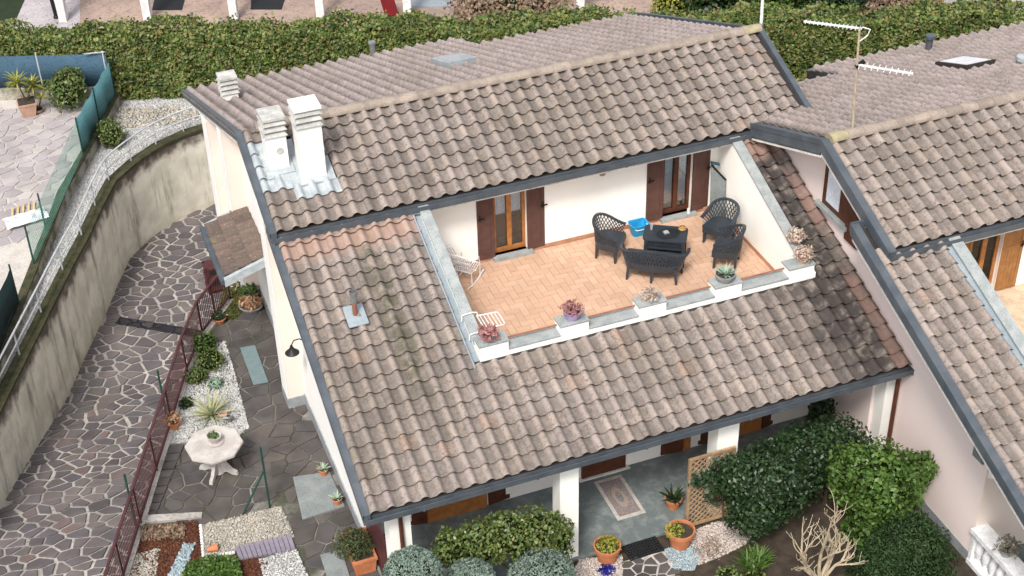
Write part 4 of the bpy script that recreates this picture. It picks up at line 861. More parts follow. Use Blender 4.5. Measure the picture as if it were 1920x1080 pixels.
sk2 = backstrip(NB, NBK, 15.80, 16.58, 6.25, 7.35, 0, .20, 'deck', 'skylight'); backstrip(sk2, NBK, 15.87, 16.51, 6.32, 7.28, .20, .212, 'pvc', 'pane')  # white pane colour stands in for the bright sky reflected in the glass
v = PNB(1740, 98, 0); q = MB(); q.tube([(v.x, v.y, v.z-.1), (v.x, v.y, v.z+.40)], .085, 12); q.lathe([(.085, .36), (.12, .38), (.12, .46), (.001, .47)], v, 12); q.build('vent_pipe', 'fascia', NB)
v = PNB(1915, 124, 0); q = MB(); q.lathe([(.12, -.05), (.10, .12), (.14, .15), (.14, .24), (.001, .28)], v, 12); q.build('vent_cap', 'lead', NB)
# balustrade
bl = MB(); bl.box(10.62, 10.98, -6.8, -2.52, -1.98, -1.88); bl.build('balustrade_rail', 'whitemetal', NB); MB().box(10.66, 10.94, -6.8, -2.52, GARD, GARD+.14).build('balustrade_base', 'whitemetal', NB)
q = MB(); q.lathe([(.07, 0), (.07, .04), (.045, .06), (.05, .10), (.095, .25), (.085, .36), (.045, .52), (.04, .60), (.06, .63), (.06, .68)], (0, 0, 0), 12); bm = q.build('baluster', 'whitemetal', NB)
for i in range(16):
    o = bm if i == 0 else bm.copy()
    if i: COL.objects.link(o); o.parent = NB
    o.location = (10.80-NL[0], -2.68-i*.21-NL[1], GARD+.14-NL[2])
for v_ in bm.data.vertices: v_.co += Vector(NL)*1.0
MB().box(10.68, 10.92, -2.60, -2.521, GARD, -1.985).build('half_pier', 'whitemetal', NB)

# ================================================================== ANTENNAS
def yagi(parent, a, b, n, el, up=True):
    a, b = Vector(a), Vector(b); d = (b-a).normalized(); s_ = d.cross(Vector((0, 0, 1))).normalized()
    MB().bar(a, b, .03).build('boom', 'whitemetal', parent); m = MB()
    for i in range(n): c = a+(b-a)*((i+.5)/n); m.tube([c-s_*el*(1-.3*i/n), c+s_*el*(1-.3*i/n)], .008, 6)
    m.build('elements', 'whitemetal', parent)
mb0 = Vector((10.80, 3.0, NZR+.10)); zt1 = PY(1612, 52, 3.0).z
an = thing('roof_antenna', 'tall thin antenna mast with two yagi arms on the neighbouring ridge', 'antenna', mb0)
MB().tube([mb0+Vector((0, 0, -.1)), (10.68, 3.0, zt1)], .022, 8).build('mast', 'bare', an)
e1 = P(1507, 40, zt1-.02); yagi(an, (10.75, 3.02, zt1-.04), e1, 14, .10)
z2 = PY(1603, 122, 3.0).z; e2 = P(1712, 138, z2); yagi(an, (10.72, 3.0, z2), e2, 9, .16)
m = MB(); m.tube([(10.68, 3.0, zt1-.3), (10.84, 2.95, zt1-.16), (10.88, 2.95, zt1-.05), (10.74, 3.0, zt1)], .012, 6); m.build('cable', 'whitemetal', an)
MB().bar((10.70, 3.0, z2-.06), (10.86, 2.98, z2+.06), .05, .08).build('clamp', 'iron', an)
m2 = Vector((11.63, YR, ZR+.1)); a2 = thing('antenna_mast', 'short white antenna pole at the right end of the main ridge', 'antenna', m2)
MB().tube([m2+Vector((0, 0, -.15)), m2+Vector((-.03, 0, 1.6))], .035, 8).build('mast', 'whitemetal', a2); MB().lathe([(.037, .0), (.05, .02), (.05, .10), (.037, .12)], m2+Vector((0, 0, .0)), 10).build('collar', 'steel', a2); MB().bar(m2+Vector((-.3, .1, 1.5)), m2+Vector((.3, -.1, 1.5)), .03).build('boom', 'whitemetal', a2)

# ================================================================== HEDGE AND BEYOND
ha, hb = P(-10, 222, ZT-.1), P(345, 198, ZT-.1); hdir = (hb-ha).normalized(); hdir = Vector((.935, -.355, 0)).normalized(); hn = Vector((hdir.y, -hdir.x, 0))  # hn: to the front
h0 = Vector((P(220, 196, ZT-.1).x, P(220, 196, ZT-.1).y, ZT-.1))-hn*.25
def hedge_top(s_):
    p = h0+hdir*s_; return 0
# height so that the front top edge falls at picture height about 62
px0 = h0
def zof(pt, ypx):   # height above the point whose picture row is ypx
    z = -2.0
    for _ in range(40):
        d = np.array([pt.x, pt.y, z])-CP; y = 540-FPX*(d@CU)/(d@CF); z += (y-ypx)*.012
    return z
HT = sum(zof(h0+hdir*s_, y) for s_, y in ((-2, 66), (6, 62), (14, 60)))/3
HD = thing('hedge', 'long clipped leafy green hedge running behind both houses', 'hedge', h0)
L0, L1, DEP = -9.0, 27.0, 1.15; Hh = HT-(ZT-.1)
def bumpy(s_, z): return .10*np.sin(s_*1.7+z*1.3)+.07*np.sin(s_*4.1+z*3)+.05*np.sin(s_*9+1+z*5)
n1, n2 = 78000, 34000
s1 = L0+(L1-L0)*RNG.random(n1); z1 = Hh*RNG.random(n1)**.9; y1 = bumpy(s1, z1)*.7-.22*RNG.random(n1)**2+.03
s2 = L0+(L1-L0)*RNG.random(n2); y2 = -DEP*RNG.random(n2); z2_ = Hh+.10*np.sin(s2*1.1)+.07*np.sin(s2*2.7+y2*3)+.05*np.sin(s2*6.1)-.14*RNG.random(n2)+.10*(RNG.random(n2) > .93)*RNG.random(n2)*2
A = np.concatenate([s1, s2]); B = np.concatenate([y1, y2]); Zc = np.concatenate([z1, z2_])
C = np.array(h0)[None]+A[:, None]*np.array(hdir)+B[:, None]*np.array(hn); C[:, 2] = (ZT-.1)+Zc
N = np.concatenate([np.tile(np.array(hn)*.9+np.array([0, 0, .45]), (n1, 1)), np.tile(np.array([0, 0, 1.])+np.array(hn)*.2, (n2, 1))])
leaves('foliage', C, N, .115, 'leaf_hedge', HD, .75, 1.1, 'stuff')
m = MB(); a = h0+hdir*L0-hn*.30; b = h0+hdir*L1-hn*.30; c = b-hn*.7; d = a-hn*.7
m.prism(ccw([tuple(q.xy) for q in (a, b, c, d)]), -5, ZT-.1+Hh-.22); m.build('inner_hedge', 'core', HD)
# low green wire net in front of the hedge foot
# ground beyond the hedge and the arcade
bz = -2.6
gp_ = MB(); q0 = h0-hn*1.6+hdir*L0; q1 = h0-hn*1.6+hdir*16; gp_.prism(ccw([tuple(v.xy) for v in (q0, q1, q1-hn*30, q0-hn*30)]), -5, bz); struct(gp_, 'far_pavement', 'paving')
lw = MB(); q0 = h0-hn*1.6+hdir*16.02; q1 = h0-hn*1.6+hdir*60; lw.prism(ccw([tuple(v.xy) for v in (q0, q1, q1-hn*30, q0-hn*30)]), -5, bz-.01); struct(lw, 'far_lawn', 'lawn')
cr_ = MB(); cr_.prism(ccw([tuple(P(x, y, bz+.004).xy) for x, y in ((-40, -30), (62, -30), (30, 40), (-40, 40))]), bz-.1, bz+.004); struct(cr_, 'far_grass', 'darkgreen')
dk = MB(); dk.prism(ccw([tuple(P(x, y, bz+.006).xy) for x, y in ((60, -30), (150, -30), (150, 60), (20, 60))]), bz-.1, bz+.006); struct(dk, 'far_driveway', 'drive_far')
POR = thing('arcade', 'white arcade building beyond the hedge with slender flared pillars', 'building', P(440, 36, bz))
PX_ = [120, 278, 440, 602, 765, 925, 1088, 1250]
cp = [P(x, 37-.007*(x-278), bz) for x in PX_]
for i, p in enumerate(cp):
    m = MB(); dx = hdir
    for z0, z1, w0_, w1_ in ((bz, bz+1.0, .24, .26), (bz+1.0, bz+1.9, .26, .34), (bz+1.9, bz+2.4, .34, .62), (bz+2.4, bz+2.7, .62, 1.1)):
        def ring(w, z): return [tuple(Vector((p.x, p.y, z))+dx*(a*w/2)+hn*(b*.13)) for a, b in ((-1, 1), (1, 1), (1, -1), (-1, -1))]
        m.hexa(ring(w0_, z0), ring(w1_, z1))
    m.build('pillar', 'whitemetal', POR)
m = MB(); a = cp[0]-hdir*2; b = cp[-1]+hdir*1; m.prism(ccw([tuple(v.xy) for v in (a+hn*.14, b+hn*.14, b-hn*.14, a-hn*.14)]), bz+2.7, bz+3.4); m.build('beam', 'whitemetal', POR)
m = MB(); m.prism(ccw([tuple(v.xy) for v in (a-hn*5, b-hn*5, b-hn*5.3, a-hn*5.3)]), bz, bz+3.2); m.build('back_wall', 'farwall', POR)
for k, (pts, lab) in enumerate((((( 292, -14), (350, -14), (341, 18), (285, 18)), 'dark door mat between the first white pillars beyond the hedge'), (((472, -14), (538, -14), (528, 17), (470, 17)), 'dark door mat beyond the hedge, left of the third white pillar'), (((765, -16), (852, -16), (845, 12), (760, 12)), 'grey-blue mat on the paving beside the dark red post'))):
    o = MB().prism(ccw([tuple(P(x, y, bz+.02).xy) for x, y in pts]), bz+.001, bz+.02).build('floor_mat', 'black' if k < 2 else 'flash'); tag(o, lab, 'mat', 'mats beyond the hedge')
pr = P(738, 38, bz); o = thing('red_post', 'slanting dark red post standing on the paving beyond the hedge', 'post', pr)
MB().bar(pr, pr+hdir*-.28+Vector((0, 0, 1.3)), .42, .08, up=hn).build('panel', 'red', o); MB().bar(pr+hdir*-.3, pr+hdir*.3, .12, .05).build('foot', 'red', o)
pp = P(106, 34, bz); o = thing('lamp_post', 'dark thin pole beside the leftmost white pillar beyond the hedge', 'pole', pp); MB().tube([pp, pp+Vector((-.15, 0, 3))], .06, 8).build('pole', 'iron', o); MB().lathe([(.09, 0), (.09, .06), (.06, .1)], pp, 10).build('base', 'iron', o)
def far_bush(lab, x, y, r, h, mat, size, n, cat='bush', grp=None):
    p = P(x, y, bz); bush('far_shrub', lab, cat, [((p.x, p.y, bz+h*.5), (r, r*.8, h*.55)), ((p.x+r*.5, p.y-.2*r, bz+h*.4), (r*.6, r*.6, h*.42)), ((p.x-r*.5, p.y+.2*r, bz+h*.42), (r*.6, r*.6, h*.42))], n, size, mat, bz, grp, .6 if 'dry' not in mat else .35)
far_bush('dry brown shrub beyond the hedge in front of the arcade', 960, 48, 1.7, 1.5, 'leaf_dry', .12, 5000)
far_bush('dry pinkish shrub beyond the hedge on the lawn', 1685, 45, 1.1, 1.2, 'leaf_dry', .12, 4000)
far_bush('yellow-green shrub at the corner of the arcade', 1268, 44, .7, 1.6, 'leaf_yel', .12, 1600)
far_bush('dark green leafy tree beyond the hedge above the roof ridge', 1345, 40, 1.3, 2.4, 'leaf_dark', .14, 5000, 'tree')
far_bush('bright green leafy tree beyond the hedge beside the short antenna pole', 1448, 38, 1.1, 2.4, 'leaf_mid', .14, 4500, 'tree')
far_bush('dark olive shrub beyond the hedge next to the dry shrub', 1560, 40, 1.0, 1.6, 'leaf_dark', .14, 3500)
a, b = P(1770, 4, bz), P(1990, 30, bz); m = MB(); d = (b-a).normalized(); nn = Vector((-d.y, d.x, 0)); m.prism(ccw([tuple(v.xy) for v in (a, b, b+nn*.3, a+nn*.3)]), bz-.1, bz+1.3); o = m.build('garden_wall', 'farwall'); tag(o, 'stained grey garden wall at the top right beyond the lawn', 'wall')

# ================================================================== LEFT NEIGHBOUR'S PATIO
pb = MB(); ppoly = ccw(NW+[(-14, 4), (-16, 26), (-6.5, 23.6), tuple(P(212, 178, PATIO).xy)]); pb.prism(ppoly, -5, PATIO-.03); PAT = struct(pb, 'patio', 'pmortar')
pc = crazy_cells(pxpoly([(-30, 205), (150, 195), (180, 215), (118, 330), (70, 440), (-30, 480)], PATIO), .31, .035, 1.25, .2); stones(pc, lambda x, y: PATIO-.03, .026, 'pstone', 'pstone', PAT)
lwall = thing('low_wall', 'low mossy white wall between the neighbouring patio and the gravel strip', 'wall', (*NW[2], ZT-.1))
NWo = [(x+.20*.93, y+.0) for x, y in NW]; k = len(NW); m = MB()
m.add([(x, y, ZT-.2) for x, y in NW]+[(x, y, PATIO+.02) for x, y in NW]+[(x, y, PATIO+.02) for x, y in NWo]+[(x, y, ZT-.2) for x, y in NWo], [f for i in range(k-1) for f in ((i+1, i, k+i, k+i+1), (k+i+1, k+i, 2*k+i, 2*k+i+1), (2*k+i+1, 2*k+i, 3*k+i, 3*k+i+1))]+[(0, 3*k, 2*k, k)]); m.build('wall_face', 'mosswall', lwall)
m = MB(); m.add([(x-.02, y, PATIO+.021) for x, y in NW]+[(x-.02, y, PATIO+.06) for x, y in NW]+[(x+.02, y, PATIO+.06) for x, y in NWo]+[(x+.02, y, PATIO+.021) for x, y in NWo], [f for i in range(k-1) for f in ((i+1, i, k+i, k+i+1), (k+i+1, k+i, 2*k+i, 2*k+i+1), (2*k+i+1, 2*k+i, 3*k+i, 3*k+i+1))]+[(0, 3*k, 2*k, k)]); m.build('mossy_top', 'moss', lwall)
def nw_at(t):   # point along the low wall by picture row
    f = [178, 275, 362, 508, 648, 790, 960]; i = max(j for j in range(len(f)-1) if f[j] <= t); u = (t-f[i])/(f[i+1]-f[i]); return Vector((NW[i][0]+(NW[i+1][0]-NW[i][0])*u+.08, NW[i][1]+(NW[i+1][1]-NW[i][1])*u, PATIO+.06))
def sheet(name, a, b, h0_, h1_, mat, parent, seg=10, sag=.02):
    m = MB(); vs = []
    for i in range(seg+1):
        p = a+(b-a)*(i/seg); h = h0_+(h1_-h0_)*i/seg; n_ = Vector((-(b-a).y, (b-a).x, 0)).normalized(); w_ = n_*math.sin(i*1.7)*sag
        for o_ in (0, .006): vs += [p+w_+n_*o_, p+w_*.6+n_*o_+Vector((0, 0, h-sag*abs(math.sin(i*.9))))]
    for i in range(seg):
        q = i*4; m.f += [(q, q+4, q+5, q+1), (q+2, q+3, q+7, q+6), (q+1, q+5, q+7, q+3), (q, q+2, q+6, q+4)]; m.sm += [True]*4
    m.v = [tuple(v) for v in vs]; return m.build(name, mat, parent, smooth=True)
def wire_mesh(name, a, b, h0_, h1_, mat, parent, step=.075, w=.006):
    m = MB(); L = (b-a).length; k = int(L/step)
    for i in range(k+1): p = a+(b-a)*(i/k); h = h0_+(h1_-h0_)*i/k; m.bar(p, p+Vector((0, 0, h)), w, w)
    j = 0
    while j*step < min(h0_, h1_): m.bar(a+Vector((0, 0, j*step)), b+Vector((0, 0, j*step)), w, w); j += 1
    return m.build(name, mat, parent, 'stuff')
fn = thing('net_fence', 'teal shade-net fence on the low wall along the patio edge', 'fence', nw_at(180))
cA_, cB_, cC_, cD_ = nw_at(181), nw_at(292), nw_at(440), nw_at(500)
HF = PX(195, 112, cA_.x).z-cA_.z; HF = min(max(HF, 1.0), 1.7)
sheet('shade_net', cA_, cB_, HF, HF, 'net_teal', fn, 14, .025); wire_mesh('wire_net', cB_, cD_, HF, HF*.9, 'net_green', fn)
for q in (cA_, nw_at(235), cB_, cC_, cD_): MB().tube([q-Vector((0, 0, .05)), q+Vector((0, 0, HF+.06))], .022, 8).build('post', 'greenpost', fn)
dn = thing('net_fence', 'dark green shade-net panel at the left edge beside the gravel strip', 'fence', nw_at(640)); e0, e1_ = nw_at(575), nw_at(760)
sheet('shade_net', e0, e1_, HF*.95, HF, 'net_dark', dn, 10, .02); [MB().tube([q-Vector((0, 0, .05)), q+Vector((0, 0, HF+.05))], .022, 8).build('post', 'greenpost', dn) for q in (e0, e1_)]
MB().bar(nw_at(575)+Vector((0, 0, .1)), nw_at(640)+Vector((0, 0, .1)), .02).build('tension_wire', 'greenpost', dn)
bn = thing('net_fence', 'dark blue shade-net fence at the back of the patio in front of the hedge', 'fence', cA_); b0 = P(-60, 186, PATIO+.3); b1 = Vector((cA_.x-.05, cA_.y+.05, PATIO+.3)); b0 = b1-Vector(hdir)*6
sheet('shade_net', b0, b1, HF, HF, 'net_blue', bn, 16, .02)
m = MB(); nb_ = Vector(hn); m.prism(ccw([tuple(v.xy) for v in (b0+nb_*.1, b1+nb_*.1, b1-nb_*.1, b0-nb_*.1)]), PATIO-.05, PATIO+.30); m.build('base_wall', 'mosswall', bn)
for t in (.02, .35, .68, .99): q = b0+(b1-b0)*t; MB().tube([q, q+Vector((0, 0, HF+.08))], .02, 8).build('post', 'galv', bn)
MB().bar(b1+Vector((-.55, .1, HF+.06)), b1+Vector((0, 0, HF+.06)), .025).build('cross_arm', 'galv', bn)
def spiky(parent, c, n, L, w, mat, name='leaves', up=.6, droop=.5, seg=4, spread=1.0, tw=.1):
    """sword leaves in a rosette, each a folded tapering strip"""
    m = MB(); c = Vector(c)
    for i in range(n):
        a = i*2.39996+random.uniform(-.2, .2); el = up+(1.35-up)*(i/n)+random.uniform(-.15, .15); l = L*random.uniform(.75, 1.1)
        d = Vector((math.cos(a), math.sin(a), 0)); sd = Vector((-d.y, d.x, 0)); p = c+d*.02; vs = []; e = el
        for k in range(seg+1):
            t = k/seg; ww = w*(1-t**1.6)*(.55+.9*min(t*3, 1)*.5)+.002; vs += [p-sd*ww/2, p+Vector((0, 0, -ww*.18)), p+sd*ww/2]
            p = p+(d*math.cos(e)*spread+Vector((0, 0, math.sin(e))))*(l/seg); e -= droop/seg
        m.add(vs, [f for k in range(seg) for f in ((3*k, 3*k+1, 3*k+4, 3*k+3), (3*k+1, 3*k+2, 3*k+5, 3*k+4))], True)
    return m.build(name, mat, parent, smooth=True)
def pot(parent, c, r, h, mat, rim=True, square=False, soil=True):
    c = Vector(c)
    if square:
        m = MB(); k = .68; R = lambda s_, z: [(c.x-s_, c.y-s_, c.z+z), (c.x+s_, c.y-s_, c.z+z), (c.x+s_, c.y+s_, c.z+z), (c.x-s_, c.y+s_, c.z+z)]
        m.hexa(R(r*k, 0), R(r, h*.86)); m.hexa(R(r*1.05, h*.86), R(r*1.07, h*.97)); o = m.build('pot', mat, parent); MB().box(c.x-r*.95, c.x+r*.95, c.y-r*.95, c.y+r*.95, c.z+h*.95, c.z+h*.985).build('soil', 'soil', o); return o
    m = MB(); m.lathe([(.001, 0), (r*.66, 0), (r*.93, h*.80), (r*1.02, h*.80), (r*1.04, h), (r*.92, h), (r*.90, h*.84)] if rim else [(.001, 0), (r*.6, 0), (r*.9, h*.5), (r, h), (r*.92, h), (r*.86, h*.7)], c, 20); o = m.build('pot', mat, parent)
    if soil: MB().lathe([(.001, h*.88), (r*.92, h*.85)], c, 16).build('soil', 'soil', o)
    return o
def tuft(parent, c, r, n, size, mat, name='leaves', squash=.7, tilt=.9):
    C, N = ellipsoid_pts(c, (r, r, r*squash), n, .3, -.5); return leaves(name, C, N, size, mat, parent, tilt)
p = P(55, 214, PATIO); o = thing('potted_plant', 'yellow-green spiky plant in a square terracotta pot by the blue net', 'plant', p); pot(o, p, .24, .42, 'palepot', square=True)
m = MB(); tops = []
for k in range(3): a = k*2.1; tp = p+Vector((.25*math.cos(a), .12*math.sin(a), .85+.1*k)); m.tube([p+Vector((0, 0, .4)), tp], .022, 6); tops.append(tp)
m.build('stem', 'twig', o); [spiky(o, t, 26, .42, .06, 'leaf_yel', 'leaf_crown', -.1, .9) for t in tops]
p = P(72, 210, PATIO); o = thing('leafy_plant', 'pale yellow plant on bare stems beside the square terracotta pot', 'plant', p); m = MB(); tops = []
for dx, dy, h in ((0, 0, .95), (-.15, .1, .6), (.16, -.05, .45), (.22, .1, .62), (.0, .05, .72)): tp = p+Vector((dx, dy, h)); m.tube([p, tp], .015, 6); tops.append(tp)
m.build('stem', 'twig', o); [spiky(o, t, 14, .22, .05, 'leaf_yel', 'leaf_crown', .1, .6) for t in tops]; pot(o, p, .16, .10, 'palepot', rim=False)
p = P(135, 212, PATIO); bush('clipped_shrub', 'boxy green shrub with yellow top between the two shade nets', 'shrub', [((p.x, p.y+.25, PATIO+.6), (.52, .45, .62)), ((p.x+.15, p.y+.3, PATIO+.85), (.4, .36, .36))], 2600, .09, 'leaf_box', PATIO)
p = P(214, 275, ZT-.05); bush('round_shrub', 'small round green shrub growing on the gravel by the low wall', 'shrub', [((p.x, p.y, ZT+.32), (.36, .36, .42)), ((p.x-.1, p.y+.1, ZT+.5), (.25, .25, .25))], 1400, .075, 'leaf_box', ZT-.05)
a, b, c = P(10, 425, PATIO+.02), P(88, 402, PATIO+.02), P(40, 400, PATIO+.02)
o = thing('plastic_sheet', 'crumpled white plastic sheet lying over yellow slats on the patio', 'sheet', a); m = MB(); nx, ny = 9, 6; ux = (b-a); uy = Vector((-ux.y, ux.x, 0)).normalized()*.55
m.add([a+ux*(i/(nx-1))+uy*(j/(ny-1)-.5)+Vector((0, 0, .06+.13*abs(math.sin(i*1.3+j*.7))*(1-abs(j/(ny-1)-.5)*1.6))) for j in range(ny) for i in range(nx)], [(j*nx+i, j*nx+i+1, (j+1)*nx+i+1, (j+1)*nx+i) for j in range(ny-1) for i in range(nx-1)], False); m.build('sheet', 'pvc', o)
m = MB(); 
for i in range(5): q = a+ux*(.25+.13*i)+uy*.55; MB().bar(q, q+uy*.75+ux*.12+Vector((0, 0, .03)), .05, .03).build('slat', 'slatwood', o)

# ================================================================== SIDE YARD
gpoly = pxpoly([(392, 648), (422, 640), (440, 700), (452, 745), (466, 802), (440, 822), (318, 832), (325, 770), (345, 720), (360, 690)], YARD)
pebbles('gravel', gpoly, YARD-.01, .06, 1700, 'gravel', 'grey-white gravel bed round the striped yucca in the side yard', 'gravel', .03)
gpoly2 = pxpoly([(376, 985), (528, 950), (552, 1008), (440, 1032), (438, 1040), (380, 1048)], YARD)
pebbles('gravel', gpoly2, YARD-.005, .055, 1900, 'gravelb', 'buff gravel patch in front of the octagonal stone table', 'gravel', .03)
gpoly3 = pxpoly([(485, 1050), (556, 1030), (585, 1100), (505, 1110)], YARD)
pebbles('gravel', gpoly3, YARD-.005, .06, 1700, 'gravel', 'white gravel patch below the lilac duckboard', 'gravel', .03)
gpoly4 = pxpoly([(238, 1042), (300, 1030), (290, 1100), (225, 1110)], YARD)
pebbles('gravel', gpoly4, YARD-.005, .06, 1500, 'gravelb', 'buff gravel patch beside the foot of the red-brown railing', 'gravel', .03)
mp = pxpoly([(262, 990), (376, 975), (380, 1050), (440, 1040), (500, 1048), (500, 1110), (230, 1110)], YARD)
MB().prism(mp, YARD-.06, YARD-.012).build('bark_bed', 'mulchb', None, 'structure'); pebbles('bark_mulch', mp, YARD-.012, .07, 900, 'mulch', 'red bark mulch bed in the side yard', 'mulch', .02)
bp = pxpoly([(345, 1018), (366, 1018), (345, 1075), (322, 1105), (300, 1105), (325, 1060)], YARD+.03)
pebbles('blue_chips', bp, YARD+.01, .06, 2200, 'blueglass', 'winding strip of pale blue chips across the bark bed', 'gravel', .03)
tp = pxpoly([(350, 1062), (400, 1045), (446, 1048), (462, 1110), (330, 1110)], YARD+.12); MB().prism(tp, YARD-.05, YARD+.10).build('grass_mound', 'moss', None, 'structure')
pts = poly_pts(tp, 2600); leaves('low_plants', np.column_stack([pts, np.full(len(pts), YARD+.13)+RNG.random(len(pts))*.10]), np.tile([0, 0, 1.], (len(pts), 1)), .07, 'leaf_mid', None, 1.0, 1., 'stuff'); tag(bpy.data.objects['low_plants'], 'low bright green plants on the mound below the bark bed', 'plants')
dp = pxpoly([(262, 988), (350, 985), (345, 1010), (265, 1015)], YARD+.02); pts = poly_pts(dp, 900); leaves('dry_ground_cover', np.column_stack([pts, np.full(len(pts), YARD+.01)+RNG.random(len(pts))*.08]), np.tile([0, 0, 1.], (len(pts), 1)), .07, 'leaf_dry', None, 1.0, 1., 'stuff'); tag(bpy.data.objects['dry_ground_cover'], 'dry brown ground cover behind the bark bed', 'plants')
ORD = 'first second third fourth fifth sixth seventh eighth ninth tenth eleventh'.split()
for i in range(11): q = P(376+.5*i, 986+5.6*i, YARD+.02); o = MB().lathe([(.001, -.03), (.035, 0), (.025, .03), (.001, .04)], q, 8).build('edging_pebble', 'whitemetal'); tag(o, 'white pebble along the left edge of the buff gravel, '+ORD[i]+' from the back', 'pebble', 'white pebbles along the buff gravel')
for i in range(9): q = P(386+6.5*i, 1046-1.2*i, YARD+.02); o = MB().lathe([(.001, -.03), (.035, 0), (.025, .03), (.001, .04)], q, 8).build('edging_pebble', 'whitemetal'); tag(o, 'white pebble along the lower edge of the buff gravel, '+ORD[i]+' from the left', 'pebble', 'white pebbles below the buff gravel')
# lilac duckboards
o = thing('duckboard', 'lilac-grey slatted duckboard path across the gravel', 'duckboard', P(495, 1030, YARD)); a, b, c, d = P(440, 1028, YARD), P(546, 1004, YARD), P(555, 1032, YARD), P(449, 1052, YARD)
for i in range(12):
    t0, t1 = i/12+.004, (i+1)/12-.006; e = MB(); Q = lambda t, s_: (a+(b-a)*t)*(1-s_)+(d+(c-d)*t)*s_
    e.prism(ccw([tuple(Q(t, s_).xy) for t, s_ in ((t0, 0), (t1, 0), (t1, 1), (t0, 1))]), YARD+.0, YARD+.045+.006*(i % 2)); e.build('slat', 'lilac', o)
# slabs and mats
o = MB().prism(pxpoly([(450, 652), (478, 647), (503, 716), (475, 721)], YARD+.02), YARD, YARD+.022).build('floor_mat', 'mat'); tag(o, 'long grey-green mat on the side yard paving beside the house wall', 'mat')
o = MB().prism(pxpoly([(549, 894), (618, 884), (646, 948), (567, 973)], YARD+.03), YARD-.02, YARD+.03).build('stone_slab', 'slab'); tag(o, 'large square grey slab on the side yard with two small pots', 'slab')
o = MB().prism(pxpoly([(600, 1040), (640, 1030), (665, 1110), (622, 1110)], YARD+.03), YARD-.02, YARD+.03).build('stone_slab', 'slab'); tag(o, 'grey slab at the bottom edge beside the rectangular terracotta planter', 'slab')
for x, y, lab in ((607, 889, 'small terracotta pot with agave at the upper corner of the grey slab'), (633, 944, 'small terracotta pot with agave at the lower right of the grey slab')):
    q = P(x, y, YARD+.03); o = thing('potted_plant', lab, 'potted plant', q, 'small agave pots'); pot(o, q, .10, .15, 'terrapot'); spiky(o, q+Vector((0, 0, .13)), 14, .17, .05, 'leaf_agave', 'leaves', .3, .3)
# octagonal table
c = (P(347, 840, YARD+.75)+P(455, 835, YARD+.75))/2; ctr = Vector((c.x+.02, c.y+.10, YARD))
o = thing('garden_table', 'octagonal pale stone garden table in the side yard', 'table', ctr)
m = MB(); oct_ = lambda r, z: [(ctr.x+r*math.cos(math.pi*(k+.5)/4+.15), ctr.y+r*math.sin(math.pi*(k+.5)/4+.15), z) for k in range(8)]
V8 = oct_(.56, YARD+.67)+oct_(.585, YARD+.69)+oct_(.585, YARD+.735)+oct_(.57, YARD+.75); m.add(V8, [(8*j+k, 8*j+(k+1) % 8, 8*j+8+(k+1) % 8, 8*j+8+k) for j in range(3) for k in range(8)]+[tuple(range(24, 32)), tuple(range(7, -1, -1))]); m.build('table_top', 'tablestone', o)
m = MB(); m.lathe([(.13, 0), (.10, .06), (.085, .2), (.11, .35), (.08, .5), (.17, .67)], ctr, 12); m.build('pedestal', 'tablestone', o)
for k in range(4):
    a = math.pi/2*k-.75+.15; d = Vector((math.cos(a), math.sin(a), 0)); s_ = Vector((-d.y, d.x, 0))*.035; pr_ = [(.05, .30), (.18, .27), (.30, .12), (.40, .075), (.42, .0), (.30, .0), (.20, .05), (.05, .03)]
    m = MB(); n_ = len(pr_); m.add([ctr+d*x-s_+Vector((0, 0, z)) for x, z in pr_]+[ctr+d*x+s_+Vector((0, 0, z)) for x, z in pr_], [tuple(range(n_)), tuple(range(2*n_-1, n_-1, -1))]+[(i, n_+i, n_+(i+1) % n_, (i+1) % n_) for i in range(n_)]); m.build('foot', 'tablestone', o)
q = ctr+Vector((.03, .03, .75)); o = thing('potted_plant', 'shell-shaped pot with a green succulent on the octagonal stone table', 'potted plant', q); m = MB(); m.lathe([(.001, 0), (.17, .0), (.18, .025), (.10, .03), (.12, .10), (.145, .17), (.13, .17), (.10, .12), (.001, .11)], q, 14); m.build('pot', 'tablestone', o); tuft(o, q+Vector((-.02, .03, .17)), .11, 160, .05, 'leaf_mid', squash=.5)
# yucca and other plants
q = P(397, 782, YARD); o = thing('yucca', 'cream-striped spiky yucca on the gravel bed', 'plant', q); spiky(o, q+Vector((0, 0, .06)), 46, .60, .055, 'leaf_yucca', 'leaves', .10, .35); MB().tube([q, q+Vector((0, 0, .1))], .05, 8).build('stem', 'twig', o)
def lowbush(name, lab, x, y, r, h, n, size, mat, z=YARD, cat='plant', **kw): p = P(x, y, z); return bush(name, lab, cat, [((p.x, p.y, z+h*.5), (r, r, h*.55)), ((p.x+r*.4, p.y+r*.3, z+h*.4), (r*.6, r*.6, h*.4))], n, size, mat, z, **kw)
lowbush('small_shrub', 'small dark green tuft left of the striped yucca', 350, 762, .16, .22, 350, .06, 'leaf_dark')
for x, y, r, h, lab, mt in ((385, 660, .30, .5, 'feathery olive-green shrub behind the gravel bed near the drain grate', 'leaf_mid'), (395, 690, .34, .45, 'olive-green shrub in the middle of the side yard planting strip', 'leaf_box'), (370, 715, .25, .3, 'low yellow-green plant at the upper end of the gravel bed', 'leaf_box'), (405, 725, .16, .2, 'small grey-green plant on the right of the gravel bed', 'leaf_agave')): lowbush('small_shrub', lab, x, y, r, h, 900, .055, mt)
q = P(327, 803, YARD); o = thing('potted_plant', 'terracotta pot of dry orange-brown flowers beside the red-brown railing', 'potted plant', q); pot(o, q, .14, .2, 'terrapot'); tuft(o, q+Vector((0, 0, .27)), .17, 260, .07, 'firewood')
